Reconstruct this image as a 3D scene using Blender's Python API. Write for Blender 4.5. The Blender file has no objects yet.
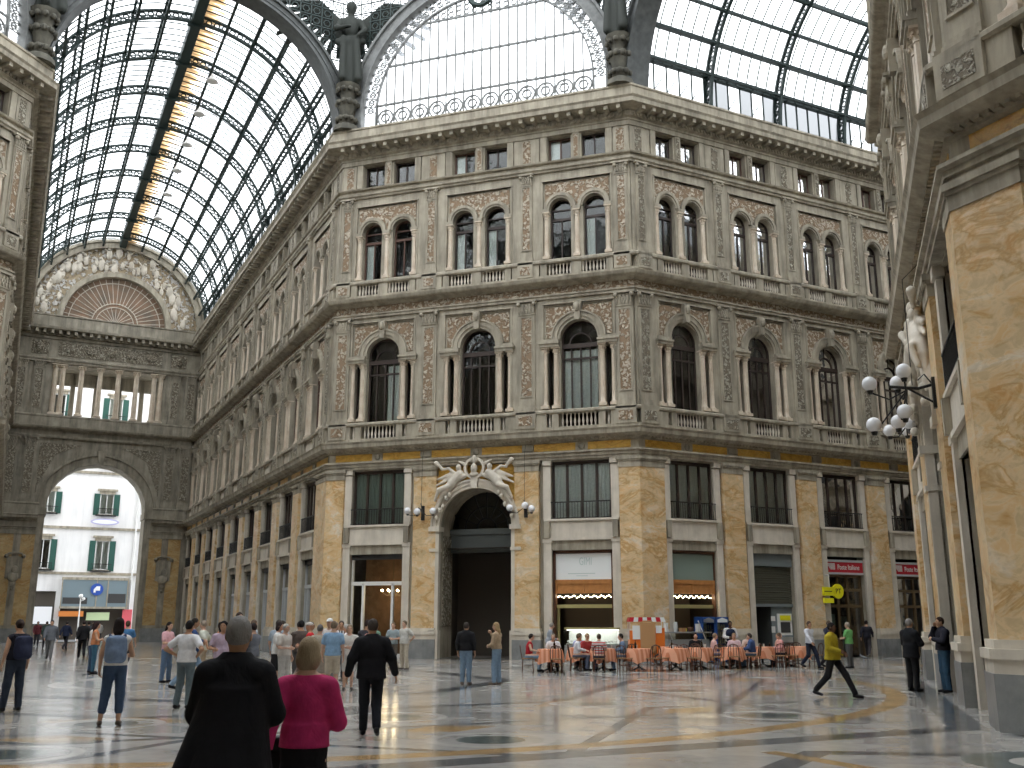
import bpy, math, random
import numpy as np
from mathutils import Vector, Matrix
random.seed(7)
PI=math.pi; R2=math.sqrt(.5); TT=math.tan(PI/8)
SC=bpy.context.scene; COL=SC.collection
L0=16.0; WA=15.8; AL=44.6; AR=30.0
# ---------------------------------------------------------------- materials
def nmat(name):
    m=bpy.data.materials.new(name); m.use_nodes=True
    nt=m.node_tree; nt.nodes.clear()
    out=nt.nodes.new('ShaderNodeOutputMaterial')
    return m,nt,out
def pbsdf(nt,col=None,rough=.6,metal=0,spec=.5):
    b=nt.nodes.new('ShaderNodeBsdfPrincipled')
    if col is not None: b.inputs['Base Color'].default_value=(*col,1)
    b.inputs['Roughness'].default_value=rough; b.inputs['Metallic'].default_value=metal
    b.inputs['Specular IOR Level'].default_value=spec
    return b
def plain(name,col,rough=.7,metal=0,spec=.4,var=0,scale=6):
    m,nt,out=nmat(name); b=pbsdf(nt,col,rough,metal,spec)
    if var:
        p=nt.nodes.new('ShaderNodeNewGeometry'); n=nt.nodes.new('ShaderNodeTexNoise'); n.inputs['Scale'].default_value=scale; n.inputs['Detail'].default_value=3
        nt.links.new(p.outputs['Position'],n.inputs['Vector'])
        r=ramp(nt,n.outputs['Fac'],[(.3,tuple(c*(1-var) for c in col)),(.7,tuple(min(1,c*(1+var)) for c in col))])
        nt.links.new(r,b.inputs['Base Color'])
    nt.links.new(b.outputs[0],out.inputs[0]); return m
def ramp(nt,fac,stops,interp='LINEAR'):
    r=nt.nodes.new('ShaderNodeValToRGB'); r.color_ramp.interpolation=interp
    el=r.color_ramp.elements
    while len(el)<len(stops): el.new(.5)
    for e,(p,c) in zip(el,stops): e.position=p; e.color=(*c,1)
    nt.links.new(fac,r.inputs[0]); return r.outputs[0]
def noise(nt,vec,scale,detail=3,rough=.5,dist=0):
    n=nt.nodes.new('ShaderNodeTexNoise'); n.inputs['Scale'].default_value=scale; n.inputs['Detail'].default_value=detail
    n.inputs['Roughness'].default_value=rough; n.inputs['Distortion'].default_value=dist
    nt.links.new(vec,n.inputs['Vector']); return n.outputs['Fac']
def mapping(nt,vec,scale):
    m=nt.nodes.new('ShaderNodeMapping'); m.inputs['Scale'].default_value=scale; nt.links.new(vec,m.inputs[0]); return m.outputs[0]
def mixc(nt,fac,a,b,mode='MIX'):
    m=nt.nodes.new('ShaderNodeMix'); m.data_type='RGBA'; m.blend_type=mode
    for s,v in ((0,fac),(6,a),(7,b)):
        if isinstance(v,(int,float)): m.inputs[s].default_value=v
        elif isinstance(v,tuple): m.inputs[s].default_value=(*v,1)
        else: nt.links.new(v,m.inputs[s])
    return m.outputs[2]
def bump(nt,h,b,strength=.4,dist=.02):
    n=nt.nodes.new('ShaderNodeBump'); n.inputs['Strength'].default_value=strength; n.inputs['Distance'].default_value=dist
    nt.links.new(h,n.inputs['Height']); nt.links.new(n.outputs[0],b.inputs['Normal'])
def pos(nt): return nt.nodes.new('ShaderNodeNewGeometry').outputs['Position']
def math_(nt,op,a,b=None,c=None):
    m=nt.nodes.new('ShaderNodeMath'); m.operation=op
    for i,v in enumerate((a,b,c)):
        if v is None: continue
        if isinstance(v,(int,float)): m.inputs[i].default_value=v
        else: nt.links.new(v,m.inputs[i])
    return m.outputs[0]
def stone_mat(name,c1,c2,rough=.75,s=1.2,dirt=.25):
    m,nt,out=nmat(name); b=pbsdf(nt,None,rough,0,.3); p=pos(nt)
    n1=noise(nt,p,s,5,.6); col=ramp(nt,n1,[(.3,c1),(.7,c2)])
    st=noise(nt,mapping(nt,p,(2.5,2.5,.35)),1.0,4,.65)          # run-off stains
    dk=ramp(nt,st,[(.35,(1-dirt*1.6,)*3),(.6,(1,1,1))])
    col=mixc(nt,1.0,col,dk,'MULTIPLY'); nt.links.new(col,b.inputs['Base Color'])
    bump(nt,noise(nt,p,18,4,.6),b,.25,.01)
    nt.links.new(b.outputs[0],out.inputs[0]); return m
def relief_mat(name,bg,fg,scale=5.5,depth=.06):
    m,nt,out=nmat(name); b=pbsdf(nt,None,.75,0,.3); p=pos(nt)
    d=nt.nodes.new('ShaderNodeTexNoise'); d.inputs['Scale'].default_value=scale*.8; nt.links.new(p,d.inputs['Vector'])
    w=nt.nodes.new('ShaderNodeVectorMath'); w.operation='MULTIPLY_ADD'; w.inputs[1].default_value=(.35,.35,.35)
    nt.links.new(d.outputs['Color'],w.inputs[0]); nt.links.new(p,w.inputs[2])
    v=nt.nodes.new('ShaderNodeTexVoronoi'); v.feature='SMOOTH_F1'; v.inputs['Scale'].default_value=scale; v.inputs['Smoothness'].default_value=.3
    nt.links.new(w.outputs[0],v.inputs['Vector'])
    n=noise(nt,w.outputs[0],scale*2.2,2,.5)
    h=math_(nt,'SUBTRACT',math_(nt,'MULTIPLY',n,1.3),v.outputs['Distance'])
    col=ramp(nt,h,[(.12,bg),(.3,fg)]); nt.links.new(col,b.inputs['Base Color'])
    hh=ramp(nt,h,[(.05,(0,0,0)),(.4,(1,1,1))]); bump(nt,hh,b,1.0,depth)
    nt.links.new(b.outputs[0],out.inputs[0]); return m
def giallo_mat(name,base=(.74,.56,.33),pale=(.78,.69,.56),vein=(.55,.34,.14),s=1.0):
    m,nt,out=nmat(name); b=pbsdf(nt,None,.35,0,.4); p=pos(nt)
    n1=noise(nt,mapping(nt,p,(.7,.7,1.25)),.85*s,5,.62,.9)
    col=ramp(nt,n1,[(.34,pale),(.44,base),(.53,tuple(a*.92 for a in base)),(.58,vein),(.63,base),(.74,pale)])
    n2=noise(nt,mapping(nt,p,(.8,.8,1.3)),2.6*s,5,.65,1.0); c2=ramp(nt,n2,[(.4,(.80,.78,.74)),(.5,(1,1,1)),(.6,(.95,.82,.66))])
    col=mixc(nt,.8,col,c2,'MULTIPLY'); nt.links.new(col,b.inputs['Base Color'])
    nt.links.new(b.outputs[0],out.inputs[0]); return m
def emis(name,col,st):
    m,nt,out=nmat(name); e=nt.nodes.new('ShaderNodeEmission'); e.inputs[0].default_value=(*col,1); e.inputs[1].default_value=st
    nt.links.new(e.outputs[0],out.inputs[0]); return m
def window_glass(name,tint,ior=1.6):
    m,nt,out=nmat(name); f=nt.nodes.new('ShaderNodeFresnel'); f.inputs[0].default_value=ior
    t=nt.nodes.new('ShaderNodeBsdfTransparent'); t.inputs[0].default_value=(*tint,1)
    g=nt.nodes.new('ShaderNodeBsdfGlossy'); g.inputs['Roughness'].default_value=.03
    p=pos(nt); n=noise(nt,p,1.3,2,.5); bp=nt.nodes.new('ShaderNodeBump'); bp.inputs['Strength'].default_value=.25; bp.inputs['Distance'].default_value=.05
    nt.links.new(n,bp.inputs['Height']); nt.links.new(bp.outputs[0],g.inputs['Normal'])
    x=nt.nodes.new('ShaderNodeMixShader'); nt.links.new(f.outputs[0],x.inputs[0]); nt.links.new(t.outputs[0],x.inputs[1]); nt.links.new(g.outputs[0],x.inputs[2])
    nt.links.new(x.outputs[0],out.inputs[0]); return m
def roof_glass(name,tr=.84,white=(.93,.96,1.0),rust=False):
    m,nt,out=nmat(name); t=nt.nodes.new('ShaderNodeBsdfTransparent'); t.inputs[0].default_value=(1,1,1,1)
    d=nt.nodes.new('ShaderNodeBsdfTranslucent'); d.inputs[0].default_value=(*white,1)
    if rust:   # rust-brown leak stains beside the ridge gutter, on the glass itself
        p=nt.nodes.new('ShaderNodeTexCoord').outputs['Object']; sx=nt.nodes.new('ShaderNodeSeparateXYZ'); nt.links.new(p,sx.inputs[0])
        n=noise(nt,mapping(nt,p,(.8,3,.8)),1.2,4,.6)
        k=math_(nt,'SUBTRACT',math_(nt,'MULTIPLY',n,1.5),math_(nt,'MULTIPLY',math_(nt,'ABSOLUTE',sx.outputs[0]),.42))
        c=ramp(nt,k,[(.12,white),(.35,(.42,.27,.13)),(.6,(.16,.10,.05))]); nt.links.new(c,d.inputs[0]); nt.links.new(c,t.inputs[0])
    x=nt.nodes.new('ShaderNodeMixShader'); x.inputs[0].default_value=1-tr
    nt.links.new(t.outputs[0],x.inputs[1]); nt.links.new(d.outputs[0],x.inputs[2]); nt.links.new(x.outputs[0],out.inputs[0]); return m
M={}
M['stone']=stone_mat('grey_stone',(.345,.308,.24),(.48,.433,.34))
M['stone_l']=stone_mat('pale_stone',(.60,.545,.455),(.74,.68,.58),.6,1.5,.10)
M['stone_d']=stone_mat('aged_stone',(.26,.235,.185),(.41,.372,.295))
M['column']=stone_mat('column_marble',(.55,.44,.33),(.70,.62,.50),.4,2.0,.1)
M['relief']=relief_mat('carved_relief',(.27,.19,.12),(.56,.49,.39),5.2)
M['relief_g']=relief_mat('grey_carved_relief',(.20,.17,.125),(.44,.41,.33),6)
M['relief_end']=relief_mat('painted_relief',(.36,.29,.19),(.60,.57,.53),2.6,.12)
M['giallo']=giallo_mat('yellow_marble')
M['ochre']=giallo_mat('ochre_frieze_marble',(.62,.37,.07),(.68,.44,.12),(.45,.24,.04),2.0)
M['plinth']=stone_mat('grey_marble',(.19,.20,.20),(.33,.335,.33),.3,1.6,.1)
M['iron']=plain('painted_iron',(.018,.034,.031),.55,.0,.4)
M['iron_g']=plain('grey_painted_iron',(.16,.165,.16),.5,0,.4,.25,3)
M['iron_m']=plain('dark_grey_painted_iron',(.075,.08,.078),.55,0,.4,.25,3)
M['black_iron']=plain('black_iron',(.02,.02,.02),.45)
M['wood_d']=plain('dark_window_frame',(.045,.03,.024),.5)
M['wood_r']=plain('red_brown_window_frame',(.10,.05,.035),.5)
M['door_grey']=plain('grey_painted_wood',(.10,.11,.105),.5)
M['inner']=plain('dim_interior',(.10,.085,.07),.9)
M['curtain']=plain('white_curtain',(.90,.91,.92),.9,0,.1,.08,9)
M['curtain_g']=plain('grey_green_blind',(.26,.32,.29),.8)
M['glass']=window_glass('window_glass',(.92,.95,.93),1.42)
M['shopglass']=window_glass('shop_glass',(.9,.92,.9),1.35)
M['roofglass']=roof_glass('roof_glass')
M['ridgeglass']=roof_glass('rust_stained_roof_glass',.35,(.93,.96,1.0),True)
M['lowglass']=roof_glass('frosted_low_glass',.10,(.20,.21,.22))
M['lead']=plain('dark_lead',(.05,.05,.05),.6)
M['white']=plain('white_paint',(.78,.78,.76),.5)
M['bulb']=emis('lamp_bulb',(1,.8,.5),14)
# ---------------------------------------------------------------- mesh builder (x along, o outward, z up)
class MB:
    def __init__(s): s.v=[]; s.f=[]; s.m=[]; s.c=0
    def mat(s,i): s.c=i; return s
    def add(s,vs,fs):
        n=len(s.v); s.v.extend((x,-o,z) for x,o,z in vs); s.f.extend(tuple(n+i for i in f) for f in fs); s.m.extend([s.c]*len(fs)); return s
    def box(s,x0,x1,o0,o1,z0,z1):
        return s.add([(x0,o0,z0),(x1,o0,z0),(x1,o1,z0),(x0,o1,z0),(x0,o0,z1),(x1,o0,z1),(x1,o1,z1),(x0,o1,z1)],
          [(0,3,2,1),(4,5,6,7),(0,1,5,4),(1,2,6,5),(2,3,7,6),(3,0,4,7)])
    def quad(s,a,b,c,d): return s.add([a,b,c,d],[(0,1,2,3)])
    def prism(s,pts,o0,o1):      # pts (x,z) loop, convex or not
        n=len(pts); vs=[(x,o1,z) for x,z in pts]+[(x,o0,z) for x,z in pts]
        return s.add(vs,[tuple(range(n)),tuple(range(2*n-1,n-1,-1))]+[(i,n+i,n+(i+1)%n,(i+1)%n) for i in range(n)])
    def band(s,cx,cz,r0,r1,o0,o1,a0=0,a1=PI,n=20,ez=1):   # annular sector in the xz plane
        vs=[]
        for i in range(n+1):
            a=a0+(a1-a0)*i/n; c,q=math.cos(a),math.sin(a)*ez
            vs+=[(cx+r0*c,o0,cz+r0*q),(cx+r1*c,o0,cz+r1*q),(cx+r1*c,o1,cz+r1*q),(cx+r0*c,o1,cz+r0*q)]
        fs=[]
        for i in range(n):
            k=4*i
            for j in range(4): fs.append((k+j,k+(j+1)%4,k+4+(j+1)%4,k+4+j))
        if abs(a1-a0)<2*PI-1e-4: fs+=[(0,3,2,1),(4*n,4*n+1,4*n+2,4*n+3)]
        return s.add(vs,fs)
    def lathe(s,cx,co,pr,n=8):
        vs=[];fs=[]
        for r,z in pr:
            for i in range(n): a=2*PI*i/n; vs.append((cx+r*math.cos(a),co+r*math.sin(a),z))
        for j in range(len(pr)-1):
            for i in range(n): fs.append((j*n+i,(j+1)*n+i,(j+1)*n+(i+1)%n,j*n+(i+1)%n))
        fs.append(tuple(range(n))); fs.append(tuple(range(len(pr)*n-1,(len(pr)-1)*n-1,-1)))
        return s.add(vs,fs)
    def tube(s,pts,r,n=6,closed=False):
        P=[Vector(p) for p in pts]; vs=[];fs=[];N=len(P)
        up=None
        for i,p in enumerate(P):
            if closed: t=P[(i+1)%N]-P[i-1]
            else: t=P[min(i+1,N-1)]-P[max(i-1,0)]
            t.normalize()
            a=Vector((0,0,1)) if abs(t.z)<.95 else Vector((1,0,0))
            u=t.cross(a).normalized(); w=t.cross(u)
            if up is not None:
                u=(up-t*up.dot(t)).normalized(); w=t.cross(u)
            up=u
            rr=r[i] if isinstance(r,(list,tuple)) else r
            for k in range(n): an=2*PI*k/n+PI/n; vs.append(tuple(p+u*rr*math.cos(an)+w*rr*math.sin(an)))
        for i in range(N if closed else N-1):
            j=(i+1)%N
            for k in range(n): fs.append((i*n+k,i*n+(k+1)%n,j*n+(k+1)%n,j*n+k))
        if not closed: fs+= [tuple(range(n-1,-1,-1)),tuple(range((N-1)*n,N*n))]
        return s.add(vs,fs)
    def ball(s,c,r,nu=10,nv=6,sc=(1,1,1)):
        pr=[];vs=[];fs=[]
        for j in range(nv+1):
            t=PI*j/nv
            for i in range(nu): a=2*PI*i/nu; vs.append((c[0]+r*sc[0]*math.sin(t)*math.cos(a),c[1]+r*sc[1]*math.sin(t)*math.sin(a),c[2]-r*sc[2]*math.cos(t)))
        for j in range(nv):
            for i in range(nu): fs.append((j*nu+i,(j+1)*nu+i,(j+1)*nu+(i+1)%nu,j*nu+(i+1)%nu))
        return s.add(vs,fs)
    def mesh(s,name,mats,smooth=False):
        me=bpy.data.meshes.new(name); me.from_pydata(s.v,[],s.f)
        for m in (mats if isinstance(mats,(list,tuple)) else [mats]): me.materials.append(M[m] if isinstance(m,str) else m)
        if len(me.materials)>1: me.polygons.foreach_set('material_index',s.m)
        if smooth:
            me.polygons.foreach_set('use_smooth',[True]*len(me.polygons))
            try: me.set_sharp_from_angle(angle=math.radians(40))
            except Exception: pass
        me.update(); return me
    def build(s,name,mats,parent=None,loc=None,rot=0,smooth=False,**kw):
        return ob(name,s.mesh(name,mats,smooth),parent,loc,rot,**kw)
def ob(name,data,parent=None,loc=None,rot=0,sx=1,**kw):
    o=bpy.data.objects.new(name,data); COL.objects.link(o)
    if parent is not None: o.parent=parent
    if loc is not None: o.location=loc
    if rot: o.rotation_euler=(0,0,rot)
    if sx!=1: o.scale=(sx,1,1)
    for k,v in kw.items(): o[k]=v
    return o
def tree(o,parent=None,loc=None,rot=None,sx=None,**kw):
    c=o.copy(); COL.objects.link(c)
    if parent is not None: c.parent=parent
    if loc is not None: c.location=loc
    if rot is not None: c.rotation_euler=(0,0,rot)
    if sx is not None: c.scale=(sx,1,1)
    for k,v in kw.items(): c[k]=v
    for ch in KIDS.get(o.name,()) : tree_kid(ch,c)
    return c
KIDS={}
def kid(parent,name,data,**kw):
    o=ob(name,data,parent,**kw); KIDS.setdefault(parent.name,[]).append(o); return o
def tree_kid(ch,c):
    d=ch.copy(); COL.objects.link(d); d.parent=c
    for g in KIDS.get(ch.name,()): tree_kid(g,d)
# ---------------------------------------------------------------- the facade system
FR={'center':((0,0),0,16.0),'right_arm':((16,0),45,AR),'left_arm':((-R2*AL,R2*AL),-45,AL),
    'end':((-R2*AL-R2*WA,R2*AL-R2*WA),45,WA),'near_right_chamfer':((16+R2*WA,-R2*WA),-90,16.0),
    'near_right_arm':((16+R2*WA,-R2*WA-16),-45,22.0),'far_left_chamfer':((-R2*WA,-R2*WA-16),90,16.0),
    'far_left_arm':((-R2*WA,-R2*WA),135,AL)}
def fpt(fr,s,o,z):
    (ox,oy),a,_=FR[fr]; a=math.radians(a); return Vector((ox+s*math.cos(a)+o*math.sin(a),oy+s*math.sin(a)-o*math.cos(a),z))
def arch_hole(mb,a,b,z0,z1,cx,r,zs,oo=0,n=14):     # front wall panel a..b x z0..z1 with an arched hole that starts at z0
    if cx-r>a: mb.quad((a,oo,z0),(cx-r,oo,z0),(cx-r,oo,zs),(a,oo,zs))
    if cx+r<b: mb.quad((cx+r,oo,z0),(b,oo,z0),(b,oo,zs),(cx+r,oo,zs))
    # above spring
    xs=[cx-r*math.cos(PI*i/n) for i in range(n+1)]
    zz=[zs+r*math.sin(PI*i/n) for i in range(n+1)]
    if cx-r>a: mb.quad((a,oo,zs),(cx-r,oo,zs),(cx-r,oo,z1),(a,oo,z1))
    if cx+r<b: mb.quad((cx+r,oo,zs),(b,oo,zs),(b,oo,z1),(cx+r,oo,z1))
    for i in range(n): mb.quad((xs[i],oo,zz[i]),(xs[i+1],oo,zz[i+1]),(xs[i+1],oo,z1),(xs[i],oo,z1))
    return xs,zz
def reveal_arch(mb,cx,r,z0,zs,d,oo=0,n=14):
    mb.quad((cx-r,oo,z0),(cx-r,oo-d,z0),(cx-r,oo-d,zs),(cx-r,oo,zs)); mb.quad((cx+r,oo-d,z0),(cx+r,oo,z0),(cx+r,oo,zs),(cx+r,oo-d,zs))
    mb.quad((cx-r,oo,z0),(cx+r,oo,z0),(cx+r,oo-d,z0),(cx-r,oo-d,z0))
    for i in range(n):
        a,b=PI*i/n,PI*(i+1)/n
        p,q=(cx-r*math.cos(a),zs+r*math.sin(a)),(cx-r*math.cos(b),zs+r*math.sin(b))
        mb.quad((p[0],oo,p[1]),(p[0],oo-d,p[1]),(q[0],oo-d,q[1]),(q[0],oo,q[1]))
def reveal_rect(mb,a,b,z0,z1,d,oo=0):
    mb.quad((a,oo,z0),(a,oo-d,z0),(a,oo-d,z1),(a,oo,z1)); mb.quad((b,oo-d,z0),(b,oo,z0),(b,oo,z1),(b,oo-d,z1))
    mb.quad((a,oo,z0),(b,oo,z0),(b,oo-d,z0),(a,oo-d,z0)); mb.quad((a,oo-d,z1),(b,oo-d,z1),(b,oo,z1),(a,oo,z1))
def row(mb,s0,s1,z0,z1,holes,d=.5,oo=0):    # holes: ('r',a,b,za,zb) | ('a',c,r,za,zs) sorted, not overlapping
    x=s0
    for h in holes:
        if h[0]=='r': a,b=h[1],h[2]
        else: a,b=h[1]-h[2],h[1]+h[2]
        if a>x+1e-6: mb.quad((x,oo,z0),(a,oo,z0),(a,oo,z1),(x,oo,z1))
        za=h[3]
        if za>z0: mb.quad((a,oo,z0),(b,oo,z0),(b,oo,za),(a,oo,za))
        if h[0]=='r':
            if h[4]<z1: mb.quad((a,oo,h[4]),(b,oo,h[4]),(b,oo,z1),(a,oo,z1))
            reveal_rect(mb,a,b,za,h[4],d,oo)
        else:
            arch_hole(mb,a,b,za,z1,h[1],h[2],h[4],oo); reveal_arch(mb,h[1],h[2],za,h[4],d,oo)
        x=b
    if s1>x+1e-6: mb.quad((x,oo,z0),(s1,oo,z0),(s1,oo,z1),(x,oo,z1))
def sweep(mb,pr,s0,s1,T0,T1):   # pr: (o,z) polyline; mitred ends
    for (o0,z0),(o1,z1) in zip(pr,pr[1:]):
        mb.quad((s0-T0*o0,o0,z0),(s1+T1*o0,o0,z0),(s1+T1*o1,o1,z1),(s0-T0*o1,o1,z1))
Z_F1,Z_F2=11.6,19.3
def k_open(kind):
    return dict(c=1.0,a=.9)[kind]
def bx(mb,c,k,x0,x1,*r): mb.box(c+k*x0,c+k*x1,*r)
# ---- window module prototypes, built once (x centred on the bay, z absolute); copies share the meshes
def col_mesh(r,z0,z1,name='column'):
    mb=MB(); h=z1-z0
    mb.box(-r*1.45,r*1.45,-r*1.45,r*1.45,z0,z0+.14)
    mb.lathe(0,0,[(r*1.35,z0+.14),(r*1.35,z0+.2),(r*1.05,z0+.26),(r,z0+.5),(r*.86,z1-.38),(r*1.05,z1-.36),(r*.9,z1-.33),(r*1.0,z1-.22),(r*1.45,z1-.08)],8)
    for i in range(8):
        a=PI/4*i; mb.ball((r*1.15*math.cos(a),r*1.15*math.sin(a),z1-.2+.05*(i%2)),r*.35,5,3,(1,1,1.4))
    mb.box(-r*1.5,r*1.5,-r*1.5,r*1.5,z1-.07,z1)
    return mb.mesh(name,'column',True)
def baluster(mb,x,o,z0,z1,r=.055):
    h=z1-z0; mb.lathe(x,o,[(r*.9,z0),(r*.6,z0+.1*h),(r*1.2,z0+.35*h),(r*.45,z0+.75*h),(r*.8,z0+.9*h),(r*.9,z1)],6)
def archpoly(cx,r,z0,zs,n=14): return [(cx-r,z0)]+[(cx-r*math.cos(PI*i/n),zs+r*math.sin(PI*i/n)) for i in range(n+1)]+[(cx+r,z0)]
P={}
def proto(name):
    o=bpy.data.objects.new(name,None); P[name]=[]; return name
def part(p,name,data,x=0): P[p].append((name,data,x))
def make_protos():
    # piano nobile arched window
    for key,fm,cur in (('f1a','wood_d','full'),('f1b','wood_d',None),('f1c','wood_r','half'),('f1d','wood_d','side')):
        P[key]=[]
        mb=MB(); z0,zs,r=11.7,15.2,.94
        mb.band(0,zs,r-.09,r+.01,-.42,-.3,0,PI,16); mb.box(-r,-r+.09,-.42,-.3,z0,zs); mb.box(r-.09,r,-.42,-.3,z0,zs)
        mb.box(-r,r,-.43,-.28,14.78,15.0); mb.box(-r,r,-.42,-.3,14.2,14.28)
        mb.band(0,15.0,.5,.57,-.42,-.31,0,PI,12); mb.box(-.035,.035,-.42,-.3,z0,14.8); mb.box(-.5,-.44,-.42,-.31,z0,14.8); mb.box(.44,.5,-.42,-.31,z0,14.8)
        for a in (45,90,135):
            c,q=math.cos(math.radians(a)),math.sin(math.radians(a)); mb.tube([(.55*c,-.36,15+.55*q),(.95*c,-.36,15.15+.95*q)],.03,4)
        for sg in (-1,1): mb.box(sg*1.45-.17,sg*1.45-.13,-.42,-.3,11.8,14.75); mb.box(sg*1.45+.13,sg*1.45+.17,-.42,-.3,11.8,14.75)
        part(key,'frame',mb.mesh('window_frame',fm))
        mb=MB(); mb.prism(archpoly(0,.93,z0,zs),-.375,-.36); mb.box(-1.62,-1.28,-.375,-.36,11.8,14.75); mb.box(1.28,1.62,-.375,-.36,11.8,14.75)
        part(key,'pane',mb.mesh('window_pane','glass'))
        if cur:
            mb=MB(); xs={'full':(-.85,.85),'half':(-.85,-.1),'side':(.1,.85)}[cur]
            n=22
            for i in range(n):
                a,b=[xs[0]+(xs[1]-xs[0])*t/n for t in (i,i+1)]; oa,ob_=-.48+.04*math.sin(i*1.9),-.48+.04*math.sin((i+1)*1.9)
                mb.quad((a,oa,z0),(b,ob_,z0),(b,ob_,14.7),(a,oa,14.7))
            part(key,'curtain',mb.mesh('window_curtain','curtain'))
        cm=col_mesh(.135,11.72,14.8) if 'colm' not in P else P['colm']; P['colm']=cm
        for x in (-1.72,-1.16,1.16,1.72): part(key,'column',cm,x)
        mb=MB()
        for sg in (-1,1): mb.box(*sorted((sg*.97,sg*1.95)),0,.26,14.8,14.95); mb.box(*sorted((sg*.95,sg*2.0)),0,.32,14.95,15.05); mb.box(*sorted((sg*.99,sg*1.9)),0,.2,15.05,15.2)
        mb.band(0,15.2,.94,1.08,-.05,.10,0,PI,18); mb.band(0,15.2,1.08,1.3,-.05,.16,0,PI,18); mb.band(0,15.2,1.3,1.38,-.05,.22,0,PI,18)
        mb.prism([(-.13,16.05),(-.2,17.0),(.2,17.0),(.13,16.05)],0,.34); mb.ball((0,.36,16.7),.16,7,5,(1,.8,1.5))
        part(key,'archivolt',mb.mesh('archivolt','stone',False))
        mb=MB()
        n=10
        for sg in (-1,1):
            pts=[(sg*1.42*math.cos(PI/2*i/n),15.2+1.42*math.sin(PI/2*i/n)) for i in range(n+1)]
            pts=[p for p in pts if abs(p[0])<=1.66]
            poly=[(sg*1.66,15.3),(sg*1.66,16.85)]+[(sg*.22,16.85)]+[p for p in reversed(pts) if abs(p[0])>=.22]+[(sg*1.42,15.3)]
            if sg>0: poly=poly[::-1]
            mb.prism(poly,0,.045)
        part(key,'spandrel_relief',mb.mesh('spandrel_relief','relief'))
        mb=MB()
        for i in range(9): baluster(mb,-.8+.2*i,.2,10.8,11.42)
        for sg in (-1,1): baluster(mb,sg*1.45,.2,10.8,11.42)
        part(key,'balustrade',mb.mesh('balustrade','stone_l',True))
    # twin arched window of the second floor
    for key,fm,cur in (('f2a','wood_r','l'),('f2b','wood_d','r'),('f2c','wood_r',None),('f2d','wood_d','lr')):
        P[key]=[]
        mb=MB(); mg=MB(); ma=MB(); mc=MB(); z0,zs,r=19.3,22.13,.56
        for c in (-.88,.88):
            mb.band(c,zs,r-.07,r+.01,-.42,-.3,0,PI,12); mb.box(c-r,c-r+.07,-.42,-.3,z0,zs); mb.box(c+r-.07,c+r,-.42,-.3,z0,zs)
            mb.box(c-r,c+r,-.42,-.29,21.55,21.68); mb.box(c-.03,c+.03,-.42,-.3,z0,21.6); mb.box(c-r,c+r,-.42,-.3,22.1,22.16)
            mg.prism(archpoly(c,.55,z0,zs),-.375,-.36)
            ma.band(c,zs,.56,.66,-.05,.08,0,PI,14); ma.band(c,zs,.66,.82,-.05,.14,0,PI,14)
        if cur:
            for ch in cur:
                c=-.88 if ch=='l' else .88
                for i in range(8):
                    a,b=c-.5+.06*i,c-.5+.06*(i+1); mc.quad((a,-.47+.03*(i%2),z0),(b,-.47+.03*((i+1)%2),z0),(b,-.47+.03*((i+1)%2),21.55),(a,-.47+.03*(i%2),21.55))
            part(key,'curtain',mc.mesh('window_curtain','curtain'))
        part(key,'frame',mb.mesh('window_frame',fm)); part(key,'pane',mg.mesh('window_pane','glass'))
        for sg in (-1,0,1): x=sg*1.62; ma.box(x-.2,x+.2,0,.2,21.95,22.1)
        part(key,'archivolt',ma.mesh('archivolt','stone'))
        cm=P.get('colm2') or col_mesh(.125,19.42,21.95); P['colm2']=cm
        for x in (-1.6,0,1.6): part(key,'column',cm,x)
        mb=MB(); n=8
        pts=[]
        for c in (-.88,.88): pts+=[(c-.86*math.cos(PI*i/n),zs+.86*math.sin(PI*i/n)) for i in range(n+1)]
        pts=[(-1.66,22.2)]+pts+[(1.66,22.2),(1.66,23.5),(-1.66,23.5)]
        pts=[(max(-1.66,min(1.66,x)),max(z,22.2)) for x,z in pts]
        mb.prism(pts[::-1],0,.045); part(key,'spandrel_relief',mb.mesh('spandrel_relief','relief'))
        mb=MB()
        for c in (-.86,.86):
            for i in range(7): baluster(mb,c-.54+.18*i,.2,18.5,19.06)
        part(key,'balustrade',mb.mesh('balustrade','stone_l',True))
    # attic window
    for key,fm,cur in (('ata','wood_r',1),('atb','wood_d',0)):
        P[key]=[]; mb=MB()
        mb.box(-.62,.62,-.42,-.32,24.75,24.83); mb.box(-.62,.62,-.42,-.32,26.03,26.12); mb.box(-.62,-.54,-.42,-.32,24.75,26.1); mb.box(.54,.62,-.42,-.32,24.75,26.1); mb.box(-.04,.04,-.42,-.32,24.75,26.1)
        part(key,'frame',mb.mesh('window_frame',fm))
        mb=MB(); mb.box(-.6,.6,-.375,-.36,24.78,26.1); part(key,'pane',mb.mesh('window_pane','glass'))
        if cur: mb=MB(); mb.quad((-.55,-.46,24.8),(0,-.46,24.8),(0,-.46,26.05),(-.55,-.46,26.05)); part(key,'curtain',mb.mesh('window_curtain','curtain'))
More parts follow.
